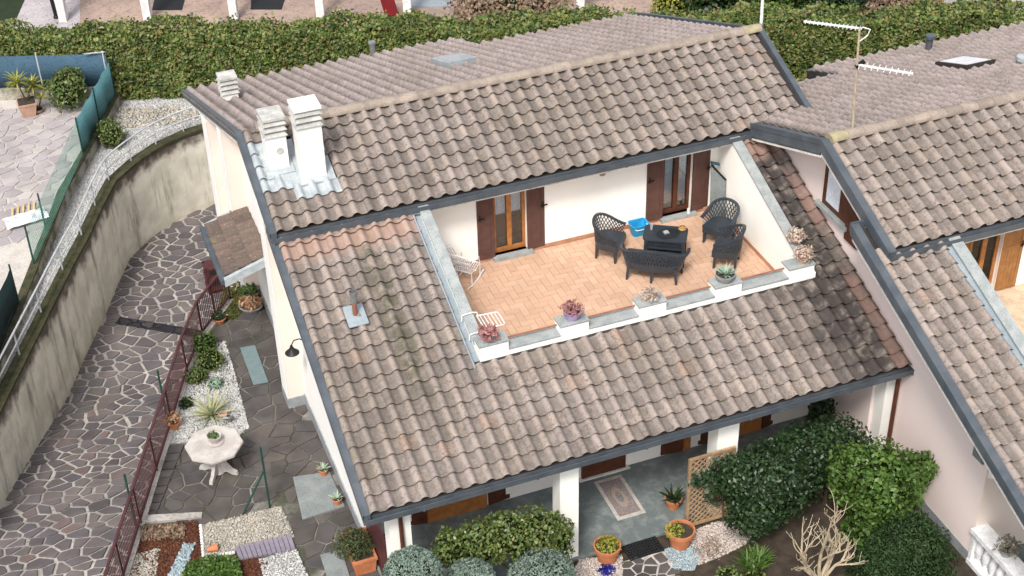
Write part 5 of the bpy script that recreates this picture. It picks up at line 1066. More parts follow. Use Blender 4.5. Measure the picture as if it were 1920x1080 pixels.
q = P(426, 792, YARD); o = thing('clay_jug', 'tipped clay jug with a dark opening on the gravel behind the stone table', 'jug', q); m = MB(); m.lathe([(.001, 0), (.08, .01), (.13, .10), (.12, .2), (.06, .27), (.085, .31), (.07, .31), (.05, .26)], (0, 0, 0), 14); m.v = [(q.x+p_[0]*.9+p_[2]*.15, q.y+p_[1]*.9-p_[2]*.5, q.z+.11+p_[2]*.6-p_[1]*.3) for p_ in m.v]; m.build('jug', 'greypot', o); MB().lathe([(.001, .0), (.09, .01), (.10, .03), (.07, .035)], q+Vector((-.05, .08, .17)), 12).build('lid', 'palepot', o)
q = P(400, 1034, YARD); o = thing('clay_shard', 'broken terracotta pot lying on the buff gravel', 'pot', q); m = MB(); m.lathe([(.05, -.12), (.09, .06), (.10, .10), (.085, .10), (.06, -.05)], (0, 0, 0), 12); m.v = [(q.x+p_[2]*.9, q.y+p_[1]*.9, q.z+.085+p_[0]*.8) for p_ in m.v]; m.build('pot', 'terrapot', o)
q = P(472, 578, YARD); o = thing('potted_plant', 'wide bowl of dry brown flowers and leaves by the wall under the canopy', 'potted plant', q); m = MB(); m.lathe([(.001, .0), (.22, .0), (.30, .12), (.27, .12), (.2, .04)], q, 16); m.build('bowl', 'greypot', o); tuft(o, q+Vector((0, -.02, .2)), .27, 500, .09, 'firewood', 'dry_flowers', .5); tuft(o, q+Vector((.05, .28, .32)), .22, 400, .08, 'leaf_mid', 'leaves', .8)
gr = pxpoly([(425, 528), (460, 530), (462, 580), (440, 600), (400, 602), (415, 560)], YARD); pts = poly_pts(gr, 2200); leaves('moss_patch', np.column_stack([pts, np.full(len(pts), YARD)+RNG.random(len(pts))*.05]), np.tile([0, 0, 1.], (len(pts), 1)), .06, 'leaf_grass', None, .9, 1., 'stuff'); tag(bpy.data.objects['moss_patch'], 'mossy grass patch below the small tiled canopy', 'grass')
q = P(412, 604, YARD); o = thing('potted_plant', 'low terracotta bowl with dark plant beside the kerb near the canopy', 'potted plant', q); pot(o, q, .16, .14, 'terrapot'); tuft(o, q+Vector((0, 0, .18)), .17, 200, .06, 'leaf_dark')
for (xb, yb_), (xt, yt), lab in (((255, 985), (238, 888), 'dark green steel post at the front end of the red-brown railing'), ((316, 797), (303, 692), 'dark green steel post beside the railing left of the yucca')):
    q = P(xb, yb_, YARD); z = PY(xt, yt, q.y).z; o = thing('fence_post', lab, 'post', q, 'green posts along the railing'); MB().tube([q-Vector((0, 0, .05)), Vector((q.x, q.y, z))], .022, 8).build('post', 'greenpost', o); MB().tube([Vector((q.x, q.y, YARD+.5)), Vector((q.x+.05, q.y+.04, YARD+.52))], .015, 6).build('clip', 'greenpost', o)
q = P(506, 950, YARD); z = PY(490, 838, q.y).z; o = thing('fence_post', 'dark green steel post with a diagonal brace at the edge of the buff gravel', 'post', q); MB().tube([q-Vector((0, 0, .05)), Vector((q.x, q.y, z))], .022, 8).build('post', 'greenpost', o); b_ = P(455, 963, YARD); MB().tube([b_-Vector((0, 0, .03)), Vector((q.x, q.y, YARD+(z-YARD)*.62))], .022, 8).build('brace', 'greenpost', o)
q = P(425, 398, -4.76); q = Vector((-.25, 14.6, -4.76)); o = thing('wooden_crate', 'reddish wooden crate stand against the house at the bend of the driveway', 'crate', q)
for dx in (-.2, .2):
    for dy in (-.18, .18): MB().bar(q+Vector((dx, dy, 0)), q+Vector((dx, dy, .8)), .05).build('post', 'rail', o)
for z in (.12, .45, .78): MB().box(q.x-.24, q.x+.24, q.y-.22, q.y+.22, q.z+z-.02, q.z+z+.02).build('shelf', 'rail', o)
# rectangular planter at the house corner
q = P(676, 1056, YARD); q = Vector((P(676, 1050, YARD).x, P(676, 1050, YARD).y, YARD)); o = thing('planter', 'rectangular terracotta planter full of feathery green shrub at the house corner', 'planter', q)
m = MB(); hw, hl, hh = .22, .42, .38
m.hexa([(q.x-hw*.85, q.y-hl*.9, q.z), (q.x+hw*.85, q.y-hl*.9, q.z), (q.x+hw*.85, q.y+hl*.9, q.z), (q.x-hw*.85, q.y+hl*.9, q.z)], [(q.x-hw, q.y-hl, q.z+hh-.05), (q.x+hw, q.y-hl, q.z+hh-.05), (q.x+hw, q.y+hl, q.z+hh-.05), (q.x-hw, q.y+hl, q.z+hh-.05)])
for a in ((-hw-.02, hw+.02, -hl-.02, -hl+.03), (-hw-.02, hw+.02, hl-.03, hl+.02), (-hw-.02, -hw+.03, -hl+.03, hl-.03), (hw-.03, hw+.02, -hl+.03, hl-.03)): m.box(q.x+a[0], q.x+a[1], q.y+a[2], q.y+a[3], q.z+hh-.05, q.z+hh+.01)
m.build('box', 'terrapot', o); MB().box(q.x-hw+.03, q.x+hw-.03, q.y-hl+.03, q.y+hl-.03, q.z+hh-.04, q.z+hh-.02).build('soil', 'soil', o)
C, N = ellipsoid_pts(q+Vector((-.12, -.05, hh+.12)), (.40, .36, .30), 2600, .3, -.6); leaves('shrub', C, N, .06, MI('grey_green_needle', [(.035, .055, .02), (.06, .085, .03), (.09, .11, .045), (.10, .09, .06)], .7, .2, .1), o, 1, .6)

# ================================================================== TERRACE FURNITURE
def u_curve(a, d, b, n):
    """plan of the wrap-round back, from the left arm end round to the right arm end (front is -y)"""
    pts = [(-a*1.02, -d), (-a*1.03, -d*.5), (-a, 0)]
    pts += [(-a*math.cos(math.pi*k/n)*abs(math.cos(math.pi*k/n))**-.25 if abs(math.cos(math.pi*k/n)) > .02 else 0, b*math.sin(math.pi*k/n)**.75) for k in range(1, n)]
    return pts+[(a, 0), (a*1.03, -d*.5), (a*1.02, -d)]
def resample(pts, n):
    pts = [Vector(p) for p in pts]; L = [0]
    for p, q in zip(pts[:-1], pts[1:]): L.append(L[-1]+(q-p).length)
    out = []
    for i in range(n):
        s_ = L[-1]*i/(n-1); k = min(max(j for j in range(len(L)) if L[j] <= s_+1e-9), len(pts)-2); out.append(pts[k]+(pts[k+1]-pts[k])*((s_-L[k])/(L[k+1]-L[k])))
    return out
def seat_unit(name, label, cat, a, legs, group=None, back=.88, arm=.62, nl=21):
    t = thing(name, label, cat, (0, 0, 0), group); d, b = .26, .27; N_ = 61; U = resample(u_curve(a, d, b, 12), N_)
    def top(u):
        e = min(u, 1-u)*2; return arm+(back-arm)*(3*e*e-2*e**3 if e < 1 else 1)*1.0 if e < .75 else back-(back-(arm+(back-arm)*(3*.5625-2*.4219)))*(1-(e-.75)/.25)**2
    def pt(u, v):
        x = max(0, min(u, 1))*(N_-1); i = min(int(x), N_-2); p = U[i]+(U[i+1]-U[i])*(x-i); z = .40+(top(u)-.40)*v; k = 1+.13*v; return Vector((p.x*k, p.y*(k if p.y > 0 else 1.0), z))
    m = MB(); w = .016; SHF = .14*.285/a
    for i in range(-nl, nl*2):
        for sg in (1, -1):
            prev = None
            for j in range(5):
                v = j/4; u = (i/nl)+sg*v*SHF
                if 0 <= u <= 1:
                    p = pt(u, v)
                    if prev: m.bar(prev, p, w, .012, up=Vector((p.x, p.y, .001)))
                    prev = p
                else: prev = None
    m.build('lattice_back', 'resin', t)
    m = MB(); R_ = [pt(i/48, 1.0) for i in range(49)]
    for p, q in zip(R_[:-1], R_[1:]): m.bar(p, q, .062, .03)
    m.build('back_rim', 'resin', t)
    m = MB()
    for i in range(40):
        p, q = pt(i/40, 0), pt((i+1)/40, 0); m.hexa([(p.x*.9, p.y*.9, .27), (p.x*.97, p.y*.97, .27), (q.x*.97, q.y*.97, .27), (q.x*.9, q.y*.9, .27)], [(p.x*.96, p.y*.96, .43), (p.x*1.03, p.y*1.03, .43), (q.x*1.03, q.y*1.03, .43), (q.x*.96, q.y*.96, .43)])
    m.box(-a*.97, a*.97, -d-.03, -d+.01, .28, .43); m.build('seat_apron', 'resin', t)
    m = MB(); m.prism(ccw([(p.x*.98, p.y*.98) for p in U]), .385, .425); m.build('seat', 'resin', t)
    for x, y in legs:
        m = MB(); m.hexa([(x*1.08-.022, y*1.12-.022, 0), (x*1.08+.022, y*1.12-.022, 0), (x*1.08+.022, y*1.12+.022, 0), (x*1.08-.022, y*1.12+.022, 0)], [(x-.036, y-.036, .36), (x+.036, y-.036, .36), (x+.036, y+.036, .36), (x-.036, y+.036, .36)]); m.build('leg', 'resin', t)
    return t
chair = seat_unit('armchair', 'charcoal lattice armchair on the terrace between the two doors', 'chair', .285, [(-.24, -.21), (.24, -.21), (-.19, .18), (.19, .18)], 'charcoal lattice armchairs')
def place(o, x, y, ang, label=None, z=TFL):
    o.location = (x, y, z); o.rotation_euler = (0, 0, math.radians(ang))
    if label: o['label'] = label
    return o
c2 = copy_tree(chair); c3 = copy_tree(chair)
place(chair, 6.83, 5.43, 48); place(c2, 9.20, 4.98, -58, 'charcoal lattice armchair in the far right corner of the terrace by the folded panel'); place(c3, 8.96, 4.20, -127, 'charcoal lattice armchair on the right, nearest the agave pot and front parapet')
sofa = seat_unit('sofa', 'charcoal lattice two-seat sofa with its back to the viewer on the terrace', 'sofa', .59, [(-.52, -.21), (0, -.21), (.52, -.21), (-.47, .19), (0, .22), (.47, .19)], back=.80, arm=.60, nl=34); place(sofa, 7.35, 4.36, 146)
tb = thing('coffee_table', 'charcoal lattice coffee table in the middle of the terrace seating', 'table'); a, b = .45, .29
rc = []
for cx, cy, s0 in ((a-.1, b-.1, 0), (-a+.1, b-.1, 1), (-a+.1, -b+.1, 2), (a-.1, -b+.1, 3)): rc += [(cx+.1*math.cos(math.pi/2*(s0+k/4)), cy+.1*math.sin(math.pi/2*(s0+k/4))) for k in range(5)]
m = MB(); m.prism(rc, .60, .635); m.build('table_top', 'resin', tb); m = MB()
for sx in (-1, 1):
    for i in range(14): 
        for sg in (1, -1): y = -b+.04+(2*b-.08)*i/13; m.bar((sx*(a-.06), y, .42), (sx*(a-.06), max(-b+.04, min(b-.04, y+sg*.09)), .60), .016, .01, up=(1, 0, 0))
for sy in (-1, 1):
    for i in range(22):
        for sg in (1, -1): x = -a+.06+(2*a-.12)*i/21; m.bar((x, sy*(b-.05), .42), (max(-a+.06, min(a-.06, x+sg*.09)), sy*(b-.05), .60), .016, .01, up=(0, 1, 0))
    m.bar((-a+.06, sy*(b-.05), .41), (a-.06, sy*(b-.05), .41), .03)
for sx in (-1, 1): m.bar((sx*(a-.06), -b+.05, .41), (sx*(a-.06), b-.05, .41), .03)
m.build('lattice_apron', 'resin', tb)
for sx in (-1, 1):
    for sy in (-1, 1): x, y = sx*(a-.07), sy*(b-.06); m = MB(); m.hexa([(x*1.06-.022, y*1.08-.022, 0), (x*1.06+.022, y*1.08-.022, 0), (x*1.06+.022, y*1.08+.022, 0), (x*1.06-.022, y*1.08+.022, 0)], [(x-.034, y-.034, .60), (x+.034, y-.034, .60), (x+.034, y+.034, .60), (x-.034, y+.034, .60)]); m.build('leg', 'resin', tb)
m = MB(); m.prism([(x*.8, y*.8) for x, y in rc], .26, .28); m.build('lower_shelf', 'resin', tb)
place(tb, 7.84, 4.84, -31); TZ = TFL+.635
def on_table(dx, dy): c_, s_ = math.cos(math.radians(-31)), math.sin(math.radians(-31)); return Vector((7.84+dx*c_-dy*s_, 4.84+dx*s_+dy*c_, TZ))
q = on_table(.05, -.02); o = MB().lathe([(.001, 0), (.23, 0), (.25, .012), (.23, .016), (.001, .012)], q, 24, True, 1.0, .75).build('place_mat', 'black'); tag(o, 'black oval mat on the coffee table', 'mat')
q2 = q+Vector((-.03, .03, .017)); o = thing('ashtray', 'small grey square ashtray lying on the black oval mat', 'ashtray', q2); m = MB(); m.box(q2.x-.06, q2.x+.06, q2.y-.06, q2.y+.06, q2.z, q2.z+.018); m.build('base', 'steel', o); MB().box(q2.x-.045, q2.x+.045, q2.y-.045, q2.y+.045, q2.z+.018, q2.z+.03).build('lid', 'lead', o)
q = on_table(-.30, .10); o = MB().lathe([(.001, .0), (.032, 0), (.038, .12), (.035, .12), (.03, .01), (.001, .008)], q, 16).build('tumbler', 'clearglass'); tag(o, 'clear glass tumbler at the left end of the coffee table', 'glass')
q = on_table(.33, .16); o = MB().lathe([(.001, .0), (.05, .0), (.085, .04), (.07, .085), (.06, .085), (.075, .045), (.001, .012)], q, 18).build('wicker_bowl', 'wicker'); tag(o, 'small golden wicker bowl at the right end of the coffee table', 'bowl')
# blue tub
q = P(1197, 438, TFL); o = thing('plastic_tub', 'bright blue plastic tub on the terrace behind the coffee table', 'tub', q); m = MB()
def rr_(w, h, r, z, k=4): return [(q.x+cx+r*math.cos(math.pi/2*(s0+j/k)), q.y+cy+r*math.sin(math.pi/2*(s0+j/k)), q.z+z) for cx, cy, s0 in ((w-r, h-r, 0), (-w+r, h-r, 1), (-w+r, -h+r, 2), (w-r, -h+r, 3)) for j in range(k+1)]
rings = [rr_(.15, .11, .05, 0), rr_(.19, .145, .06, .25), rr_(.205, .16, .06, .26), rr_(.205, .16, .06, .275), rr_(.18, .135, .055, .27), rr_(.14, .10, .05, .02)]; n_ = len(rings[0])
m.add([p for r in rings for p in r], [(j*n_+i, j*n_+(i+1) % n_, (j+1)*n_+(i+1) % n_, (j+1)*n_+i) for j in range(5) for i in range(n_)]+[tuple(range(n_-1, -1, -1)), tuple(range(5*n_, 6*n_))], True); m.build('tub', 'blue', o)
MB().tube([q+Vector((-.2, 0, .26)), q+Vector((-.12, -.17, .2)), q+Vector((.1, -.18, .2)), q+Vector((.2, 0, .26))], .009, 6).build('handle', 'whitemetal', o)
# folded panel and broom in the corner
q = Vector((9.50, 5.93, TFL)); o = thing('folded_panel', 'dark folded panel leaning in the right corner of the terrace', 'panel', q)
m = MB(); m.hexa([(9.42, 5.90, TFL), (9.62, 5.60, TFL), (9.645, 5.615, TFL), (9.445, 5.915, TFL)], [(9.44, 6.02, TFL+1.25), (9.65, 5.72, TFL+.98), (9.672, 5.735, TFL+.98), (9.465, 6.035, TFL+1.25)]); m.build('panel', 'slab', o); MB().bar((9.44, 6.0, TFL+1.26), (9.655, 5.71, TFL+.99), .03).build('edge', 'iron', o)
q = Vector((9.46, 5.80, TFL)); o = thing('broom', 'long thin broom leaning beside the dark folded panel', 'broom', q); MB().tube([q, Vector((9.52, 6.05, TFL+1.28))], .012, 6).build('stick', 'lattice', o); m = MB(); m.hexa([(9.44, 5.99, TFL+1.27), (9.62, 5.95, TFL+1.21), (9.62, 6.0, TFL+1.21), (9.44, 6.04, TFL+1.27)], [(9.44, 5.99, TFL+1.33), (9.62, 5.95, TFL+1.27), (9.62, 6.0, TFL+1.27), (9.44, 6.04, TFL+1.33)]); m.build('head', 'net_blue', o)
q = Vector((9.02, 6.12, .30)); o = MB().lathe([(.001, 0), (.035, 0), (.035, .11), (.025, .12), (.001, .12)], q, 12).build('white_can', 'whitemetal'); tag(o, 'small white can on the sill of the right terrace door', 'can')
# white iron table and chair
q = Vector((3.43, 5.90, TFL)); o = thing('iron_table', 'small white iron table in the left corner of the terrace', 'table', q); m = MB()
for i in range(9): m.bar((q.x-.20+i*.05, q.y-.2, q.z+.62), (q.x-.20+i*.05, q.y+.2, q.z+.62), .014)
for sy in (-.2, .2): m.bar((q.x-.21, q.y+sy, q.z+.62), (q.x+.21, q.y+sy, q.z+.62), .03)
m.build('table_top', 'whitemetal', o)
for sx in (-1, 1):
    for sy in (-1, 1): MB().tube([q+Vector((sx*.17, sy*.17, .62)), q+Vector((sx*.15, sy*.15, .3)), q+Vector((sx*.19, sy*.19, 0))], .012, 6).build('leg', 'whitemetal', o)
q = Vector((3.80, 5.72, TFL)); o = thing('iron_chair', 'white iron rocking chair beside the left terrace door', 'chair', q); Rz = lambda p: Vector((q.x+p[0]*.72-p[1]*.70, q.y+p[0]*.70+p[1]*.72, q.z+p[2]))
m = MB()
for i in range(9): y = -.19+i*.0475; m.tube([Rz((-.2, y, .33)), Rz((0, y, .28)), Rz((.2, y, .34))], .009, 6)
for x, z in ((-.2, .33), (.0, .28), (.2, .34)): m.tube([Rz((x, -.21, z)), Rz((x, .21, z))], .012, 6)
m.build('seat', 'whitemetal', o); m = MB()
for i in range(9): y = -.19+i*.0475; m.tube([Rz((-.2, y, .33)), Rz((-.28, y, .6)), Rz((-.36, y, .80))], .009, 6)
for x, z in ((-.28, .6), (-.36, .80)): m.tube([Rz((x, -.21, z)), Rz((x, .21, z))], .013, 6)
m.build('backrest', 'whitemetal', o)
for sy in (-.2, .2):
    MB().tube([Rz((-.36, sy, .05)), Rz((-.15, sy, .012)), Rz((.1, sy, .012)), Rz((.36, sy, .08))], .013, 6).build('rocker', 'whitemetal', o); MB().tube([Rz((-.17, sy, .02)), Rz((-.2, sy, .33))], .012, 6).build('leg', 'whitemetal', o); MB().tube([Rz((.19, sy, .03)), Rz((.2, sy, .34)), Rz((.16, sy, .52)), Rz((-.27, sy, .55))], .012, 6).build('arm', 'whitemetal', o)
# drying rack hooked over the left parapet
o = thing('drying_rack', 'white wire drying rack hooked over the left parapet coping', 'rack', (3.0, 2.95, 1.2)); zr = T*2.95+.15; ya, yb2 = 2.72, 3.14
for y in (ya, yb2): z = T*y+.16; m = MB(); m.tube([(2.82, y, z-.12), (2.82, y, z), (2.90, y, z+.02), (3.05, y, z+.02), (3.12, y, z), (3.14, y, zr)], .013, 8); m.build('hook', 'whitemetal', o)
m = MB()
m.tube([(3.12, ya, zr), (3.50, ya, zr-.02), (3.53, ya+.03, zr-.02), (3.53, yb2-.03, zr-.02), (3.50, yb2, zr-.02), (3.12, yb2, zr)], .013, 8)
for x in (3.18, 3.25, 3.32, 3.39, 3.46): m.tube([(x, ya, zr-.01), (x, yb2, zr-.01)], .009, 6)
m.tube([(3.12, ya, zr), (3.12, yb2, zr)], .012, 6); m.build('rack', 'whitemetal', o)
# flower pots on the parapet
PT = 1.192
q = Vector((3.10, 2.45, PT)); o = thing('potted_plant', 'red trailing succulent in a pot on the leftmost parapet pillar', 'potted plant', q, 'parapet pots'); pot(o, q, .12, .14, 'greypot'); tuft(o, q+Vector((0, -.02, .15)), .19, 420, .07, 'leaf_pink', squash=.75)
q = Vector((4.76, 2.45, PT)); o = thing('potted_plant', 'pink flowering plant in a lilac bowl on the second parapet pillar', 'potted plant', q, 'parapet pots'); pot(o, q, .17, .19, 'lilacpot', rim=False); tuft(o, q+Vector((.0, 0, .24)), .22, 420, .06, 'leaf_pink', squash=.55)
q = Vector((6.32, 2.45, PT)); o = thing('potted_plant', 'white trough with buff trailing succulent on the middle parapet pillar', 'potted plant', q, 'parapet pots'); MB().box(q.x-.17, q.x+.17, q.y-.09, q.y+.09, q.z, q.z+.15).build('trough', 'tablestone', o); tuft(o, q+Vector((0, -.05, .16)), .20, 300, .06, 'leaf_buff', squash=.6)
q = Vector((7.94, 2.45, PT)); o = thing('potted_plant', 'pale green agave in a round grey pot on the fourth parapet pillar', 'potted plant', q, 'parapet pots'); pot(o, q, .20, .17, 'greypot', rim=False); spiky(o, q+Vector((0, 0, .14)), 30, .26, .05, 'leaf_agave', 'leaves', .35, .3)
q = Vector((9.64, 2.45, PT)); o = thing('potted_plant', 'buff-pink succulent in a terracotta pot on the rightmost parapet pillar', 'potted plant', q, 'parapet pots'); pot(o, q, .13, .14, 'palepot'); tuft(o, q+Vector((0, -.02, .18)), .21, 380, .07, 'leaf_buff', squash=.8)
q = Vector((9.78, 3.02, T*3.02+.135)); o = thing('potted_plant', 'greyish pink succulent standing on the sloping right parapet coping', 'potted plant', q, 'parapet pots'); pot(o, q, .10, .12, 'greypot'); tuft(o, q+Vector((0, -.02, .17)), .20, 340, .07, 'leaf_buff', squash=.8); spiky(o, q+Vector((0, 0, .14)), 10, .18, .03, 'leaf_agave', 'spikes', .3, .3)

# ================================================================== PORCH AND FRONT GARDEN
GZ = -2.76
MB().prism(ccw([(.9, .235), (10.68, .235), (10.68, -6), (.2, -6), (.2, -.3)]), -2.9, GZ).build('garden_bed', 'soil', None, 'structure')
rz = PORCH; rp = [P(1118, 900, rz), P(1172, 887, rz), P(1218, 960, rz), P(1163, 973, rz)]
o = thing('rug', 'pale-bordered oriental rug on the porch floor by the front door', 'rug', (5.35, 1.45, rz)); x0, x1, y0, y1 = 5.06, 5.66, .87, 2.05
MB().box(x0, x1, y0, y1, rz, rz+.008).build('border', 'rug', o); MB().box(x0+.07, x1-.07, y0+.08, y1-.08, rz+.008, rz+.012).build('pattern', 'rugmid', o)
def big_pot(lab, x, y, r, h, plant, z, mat='terrapot', **kw):
    q = P(x, y, z); o = thing('potted_plant', lab, 'potted plant', q, 'terracotta pots by the porch'); pot(o, q, r, h, mat); plant(o, q); return o
big_pot('large terracotta pot with yellowing plant left of the black rubber mat', 1138, 1050, .255, .40, lambda o, q: (tuft(o, q+Vector((0, 0, .40)), .23, 420, .06, 'leaf_yel', squash=.45), tuft(o, q+Vector((.15, .05, .36)), .15, 160, .06, 'leaf_yel', 'trailing_leaves', .8)), GZ)
big_pot('large terracotta pot with yellowing plant right of the black rubber mat', 1275, 1022, .265, .42, lambda o, q: (tuft(o, q+Vector((-.12, .03, .40)), .20, 300, .06, 'leaf_yel', squash=.5),), GZ)
big_pot('dark agave in a terracotta pot standing on the porch beside the trellis', 1262, 950, .17, .24, lambda o, q: spiky(o, q+Vector((0, 0, .2)), 22, .32, .07, 'leaf_dark', 'leaves', .3, .4), PORCH)
a, b, c, d = (P(x, y, GZ+.03) for x, y in ((1166, 1026), (1228, 1006), (1244, 1030), (1183, 1051))); o = thing('rubber_mat', 'black perforated rubber mat at the porch step', 'mat', a); m = MB()
for i in range(13): t = i/12; m.bar(a+(b-a)*t, d+(c-d)*t, .018, .022)
for i in range(7): t = i/6; m.bar(a+(d-a)*t, b+(c-b)*t, .022, .022)
m.build('grid', 'black', o)
pp_ = pxpoly([(1166, 1052), (1246, 1032), (1262, 1060), (1275, 1120), (1150, 1120)], GZ+.03); PTH = MB().prism(pp_, -2.9, GZ+.012).build('garden_path', 'mortar', None, 'structure'); stones(crazy_cells(pp_, .20, .03, 1.2, .3), lambda x, y: GZ+.012, .02, 'ystone', 'ystone', PTH)
pebbles('marble_chips', pxpoly([(1086, 1050), (1165, 1040), (1170, 1060), (1150, 1110), (1060, 1110)], GZ), GZ+.005, .05, 2200, 'gravelp', 'pale pink marble chips round the left terracotta pot', 'gravel', .02)
pebbles('marble_chips', pxpoly([(1290, 1000), (1345, 978), (1420, 985), (1400, 1020), (1350, 1045), (1310, 1060), (1300, 1030)], GZ), GZ+.005, .05, 2000, 'gravelp', 'pale pink marble chips in front of the trellis', 'gravel', .02)
pebbles('blue_chips', pxpoly([(1246, 1030), (1300, 1020), (1320, 1040), (1300, 1070), (1262, 1070)], GZ), GZ+.006, .05, 2000, 'blueglass', 'pale blue chips round the right terracotta pot', 'gravel', .02)
q = P(1138, 1072, GZ); o = thing('glass_ornament', 'deep blue glass ornament lying on the marble chips at the bottom edge', 'ornament', q); C, N = ellipsoid_pts(q+Vector((0, 0, .04)), (.17, .15, .05), 420, .2, -.4); leaves('glass_chips', C, N, .06, 'bluefl', o, 1); MB().lathe([(.001, .0), (.13, .0), (.10, .04), (.001, .05)], q, 12).build('base', 'bluefl', o)
# trellis
tx0, tx1, ty = 6.20, 7.12, .20; tzt = PY(1284, 866, ty).z; o = thing('trellis', 'wooden diagonal trellis beside the right porch column', 'trellis', (tx0, ty, GZ)); m = MB(); s_ = .13; Hh2 = tzt-(GZ+.1)
i = -int(Hh2/s_)-1
while i*s_ < (tx1-tx0)+.01:
    for sg, dy in ((1, 0), (-1, .014)):
        pts = []
        for z in (0, Hh2):
            pts.append((i*s_+z, z) if sg > 0 else (i*s_+Hh2-z, z))
        (xa, za), (xb, zb) = pts; W_ = tx1-tx0
        def cl(xa, za, xb, zb):
            t0, t1 = 0, 1
            dx = xb-xa
            for lo, hi in ((0, W_),):
                ta, tb_ = (lo-xa)/dx, (hi-xa)/dx
                if ta > tb_: ta, tb_ = tb_, ta
                t0, t1 = max(t0, ta), min(t1, tb_)
            return t0, t1
        t0, t1 = cl(xa, za, xb, zb)
        if t1-t0 > .02: m.bar((tx0+xa+(xb-xa)*t0, ty+dy, GZ+.1+za+(zb-za)*t0), (tx0+xa+(xb-xa)*t1, ty+dy, GZ+.1+za+(zb-za)*t1), .028, .012, up=(0, 1, 0))
    i += 1
m.build('lattice', 'lattice', o, 'stuff')
for x in (tx0, tx1): MB().box(x-.025, x+.025, ty-.02, ty+.03, GZ, tzt+.02).build('upright', 'lattice', o)
for z in (GZ+.1, tzt): MB().box(tx0+.025, tx1-.025, ty-.018, ty+.028, z-.025, z+.025).build('crossbar', 'lattice', o)
C, N = ellipsoid_pts((6.85, .12, -1.65), (.45, .12, .62), 700, .2, -1); C2, N2 = ellipsoid_pts((6.5, .12, -1.42), (.38, .10, .25), 260, .2, -1)
o = thing('climbing_plant', 'dark climbing plant twining over the right half of the trellis', 'plant', (6.9, .1, GZ)); leaves('leaves', np.concatenate([C, C2]), np.concatenate([N, N2])+np.array([0, -.6, .3]), .085, 'leaf_dark', o, .7); MB().tube([(6.95, .1, GZ), (6.9, .13, -2.0), (6.8, .12, -1.3)], .02, 6).build('stem', 'twig', o)
# bushes
def pbush(name, lab, specs, n, size, mat, cat='bush', grp=None, **kw): return bush(name, lab, cat, [(tuple(PY(x, y, Y)), (r, r*.9, rz_)) for x, y, Y, r, rz_ in specs], n, size, mat, GZ, grp, **kw)
pbush('round_shrub', 'glossy light green shrub growing in front of the porch between the white columns', [(1000, 1005, -.25, .55, .55), (900, 1020, -.2, .45, .48), (845, 1030, -.15, .36, .40), (1040, 1010, -.3, .36, .55), (950, 1005, -.25, .46, .5)], 8500, .075, 'leaf_box', 'shrub')
for x, y, r, lab in ((774, 1082, .52, 'silver-green ball shrub at the left in front of the porch'), (884, 1096, .46, 'silver-green ball shrub in the middle of the row of three'), (1016, 1088, .60, 'silver-green ball shrub at the right of the row, below the white column')):
    c = PY(x, y, -.95); bush('ball_shrub', lab, 'shrub', [(tuple(c), (r, r, r*.95))], 9000, .06, 'leaf_grey', GZ, 'silver ball shrubs', .78, .9, lump=.04, shell=.8, asp=.7)
pbush('camellia_bush', 'wide dark green glossy bush right of the trellis', [(1440, 910, -.45, .80, .78), (1385, 895, -.3, .42, .5), (1480, 880, -.3, .7, .75), (1415, 960, -.6, .55, .45)], 14000, .085, 'leaf_dark')
pbush('camellia_bush', 'dark bush in deep shade in front of the porch end', [(1560, 845, -.15, .75, .62), (1500, 850, -.1, .6, .5)], 6500, .085, 'leaf_dark')
pbush('laurel_bush', 'bright green laurel bush against the pink wall', [(1645, 910, -1.2, .82, .80), (1715, 880, -1.15, .42, .36), (1600, 880, -1.1, .5, .5), (1640, 990, -1.4, .6, .5)], 10000, .10, 'leaf_mid')
pbush('conifer_bush', 'dense dark green conifer at the lower right corner by the balustrade', [(1705, 1030, -2.2, .72, .72), (1730, 1090, -2.4, .75, .6), (1655, 1070, -2.3, .6, .6)], 20000, .075, MI('conifer_needle', [(.012, .032, .012), (.022, .050, .016), (.035, .072, .022), (.05, .085, .03)], .6, .2, .1), asp=.6)
pbush('porch_plant', 'dark potted shrub in the shade at the far end of the porch', [(1540, 775, 1.5, .30, .42)], 900, .08, 'leaf_dark', 'plant')
q = P(1412, 1062, GZ); o = thing('leafy_plant', 'clump of narrow bright green leaves in front of the wide dark bush', 'plant', q); 
for k in range(9): spiky(o, q+Vector((random.uniform(-.22, .22), random.uniform(-.2, .2), .02)), 16, .36, .045, 'leaf_mid', 'leaf_rosette', .5, .6)
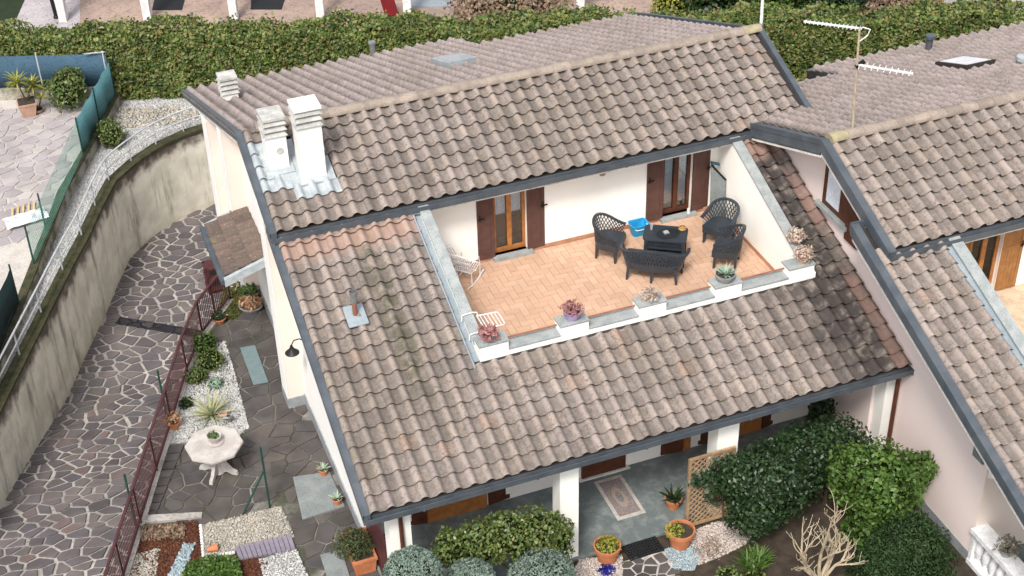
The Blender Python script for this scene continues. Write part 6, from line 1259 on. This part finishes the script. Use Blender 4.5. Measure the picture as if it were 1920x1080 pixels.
pbush('low_plant', 'low yellow-green plant at the bottom edge right of the path', [(1365, 1085, -1.45, .30, .22), (1415, 1088, -1.5, .25, .2)], 900, .06, 'leaf_box', 'plant')
pbush('twiggy_shrub', 'sparse reddish twiggy shrub on the marble chips', [(1330, 1030, -.55, .32, .25)], 260, .05, 'leaf_dry', 'plant', core=0, shell=.2)
# bare tree
q = P(1535, 1110, GZ); o = thing('bare_tree', 'leafless pale-barked small tree in the lower right garden', 'tree', q); m = MB()
def twig(p, d, L, r, depth):
    n_ = 4; pts = [p]; dd = d.copy()
    for i in range(n_): dd = (dd+Vector((random.uniform(-.22, .22), random.uniform(-.22, .22), random.uniform(-.05, .18)))).normalized(); pts.append(pts[-1]+dd*(L/n_))
    m.tube(pts, r, 7, True, [r*(1-.5*i/n_) for i in range(n_+1)])
    if depth == 0: m.lathe([(.001, -.02), (r*1.1, 0), (.001, .03)], pts[-1], 6); return
    for k in range(3 if depth != 1 else 2):
        a = random.uniform(0, 6.28); sd = Vector((math.cos(a), math.sin(a), 0)); nd = (dd+sd*random.uniform(.5, .9)+Vector((0, 0, .15))).normalized(); i = random.choice((2, 3, 4)); twig(pts[i], nd, L*random.uniform(.5, .75), r*.55, depth-1)
tr = MB(); tr.tube([q-Vector((0, 0, .05)), q+Vector((.01, 0, .12)), q+Vector((.02, .02, .30))], .06, 10, rs=[.07, .055, .05]); tr.build('trunk', 'bare', o)
random.seed(21)
for dx, dy, L in ((-.62, .10, .95), (-.12, .35, 1.0), (.45, .2, .9), (.15, -.3, .7), (-.85, -.35, .7), (.75, .3, .7)): twig(q+Vector((.02, .02, .26)), Vector((dx, dy, .95)).normalized(), L, .042, 3)
m.build('branches', 'bare', o)
# plant on the neighbour's balustrade
q = PX(1883, 1050, 10.80); q = Vector((10.80, q.y, -1.88)); o = thing('potted_plant', 'grey-leaved plant in a pot on the white balustrade', 'potted plant', q); pot(o, q, .13, .16, 'greypot'); tuft(o, q+Vector((0, 0, .22)), .24, 320, .07, MI('grey_brown_leaf', [(.16, .15, .11), (.28, .27, .20), (.22, .17, .13)], .8, .2, .1), squash=.8)
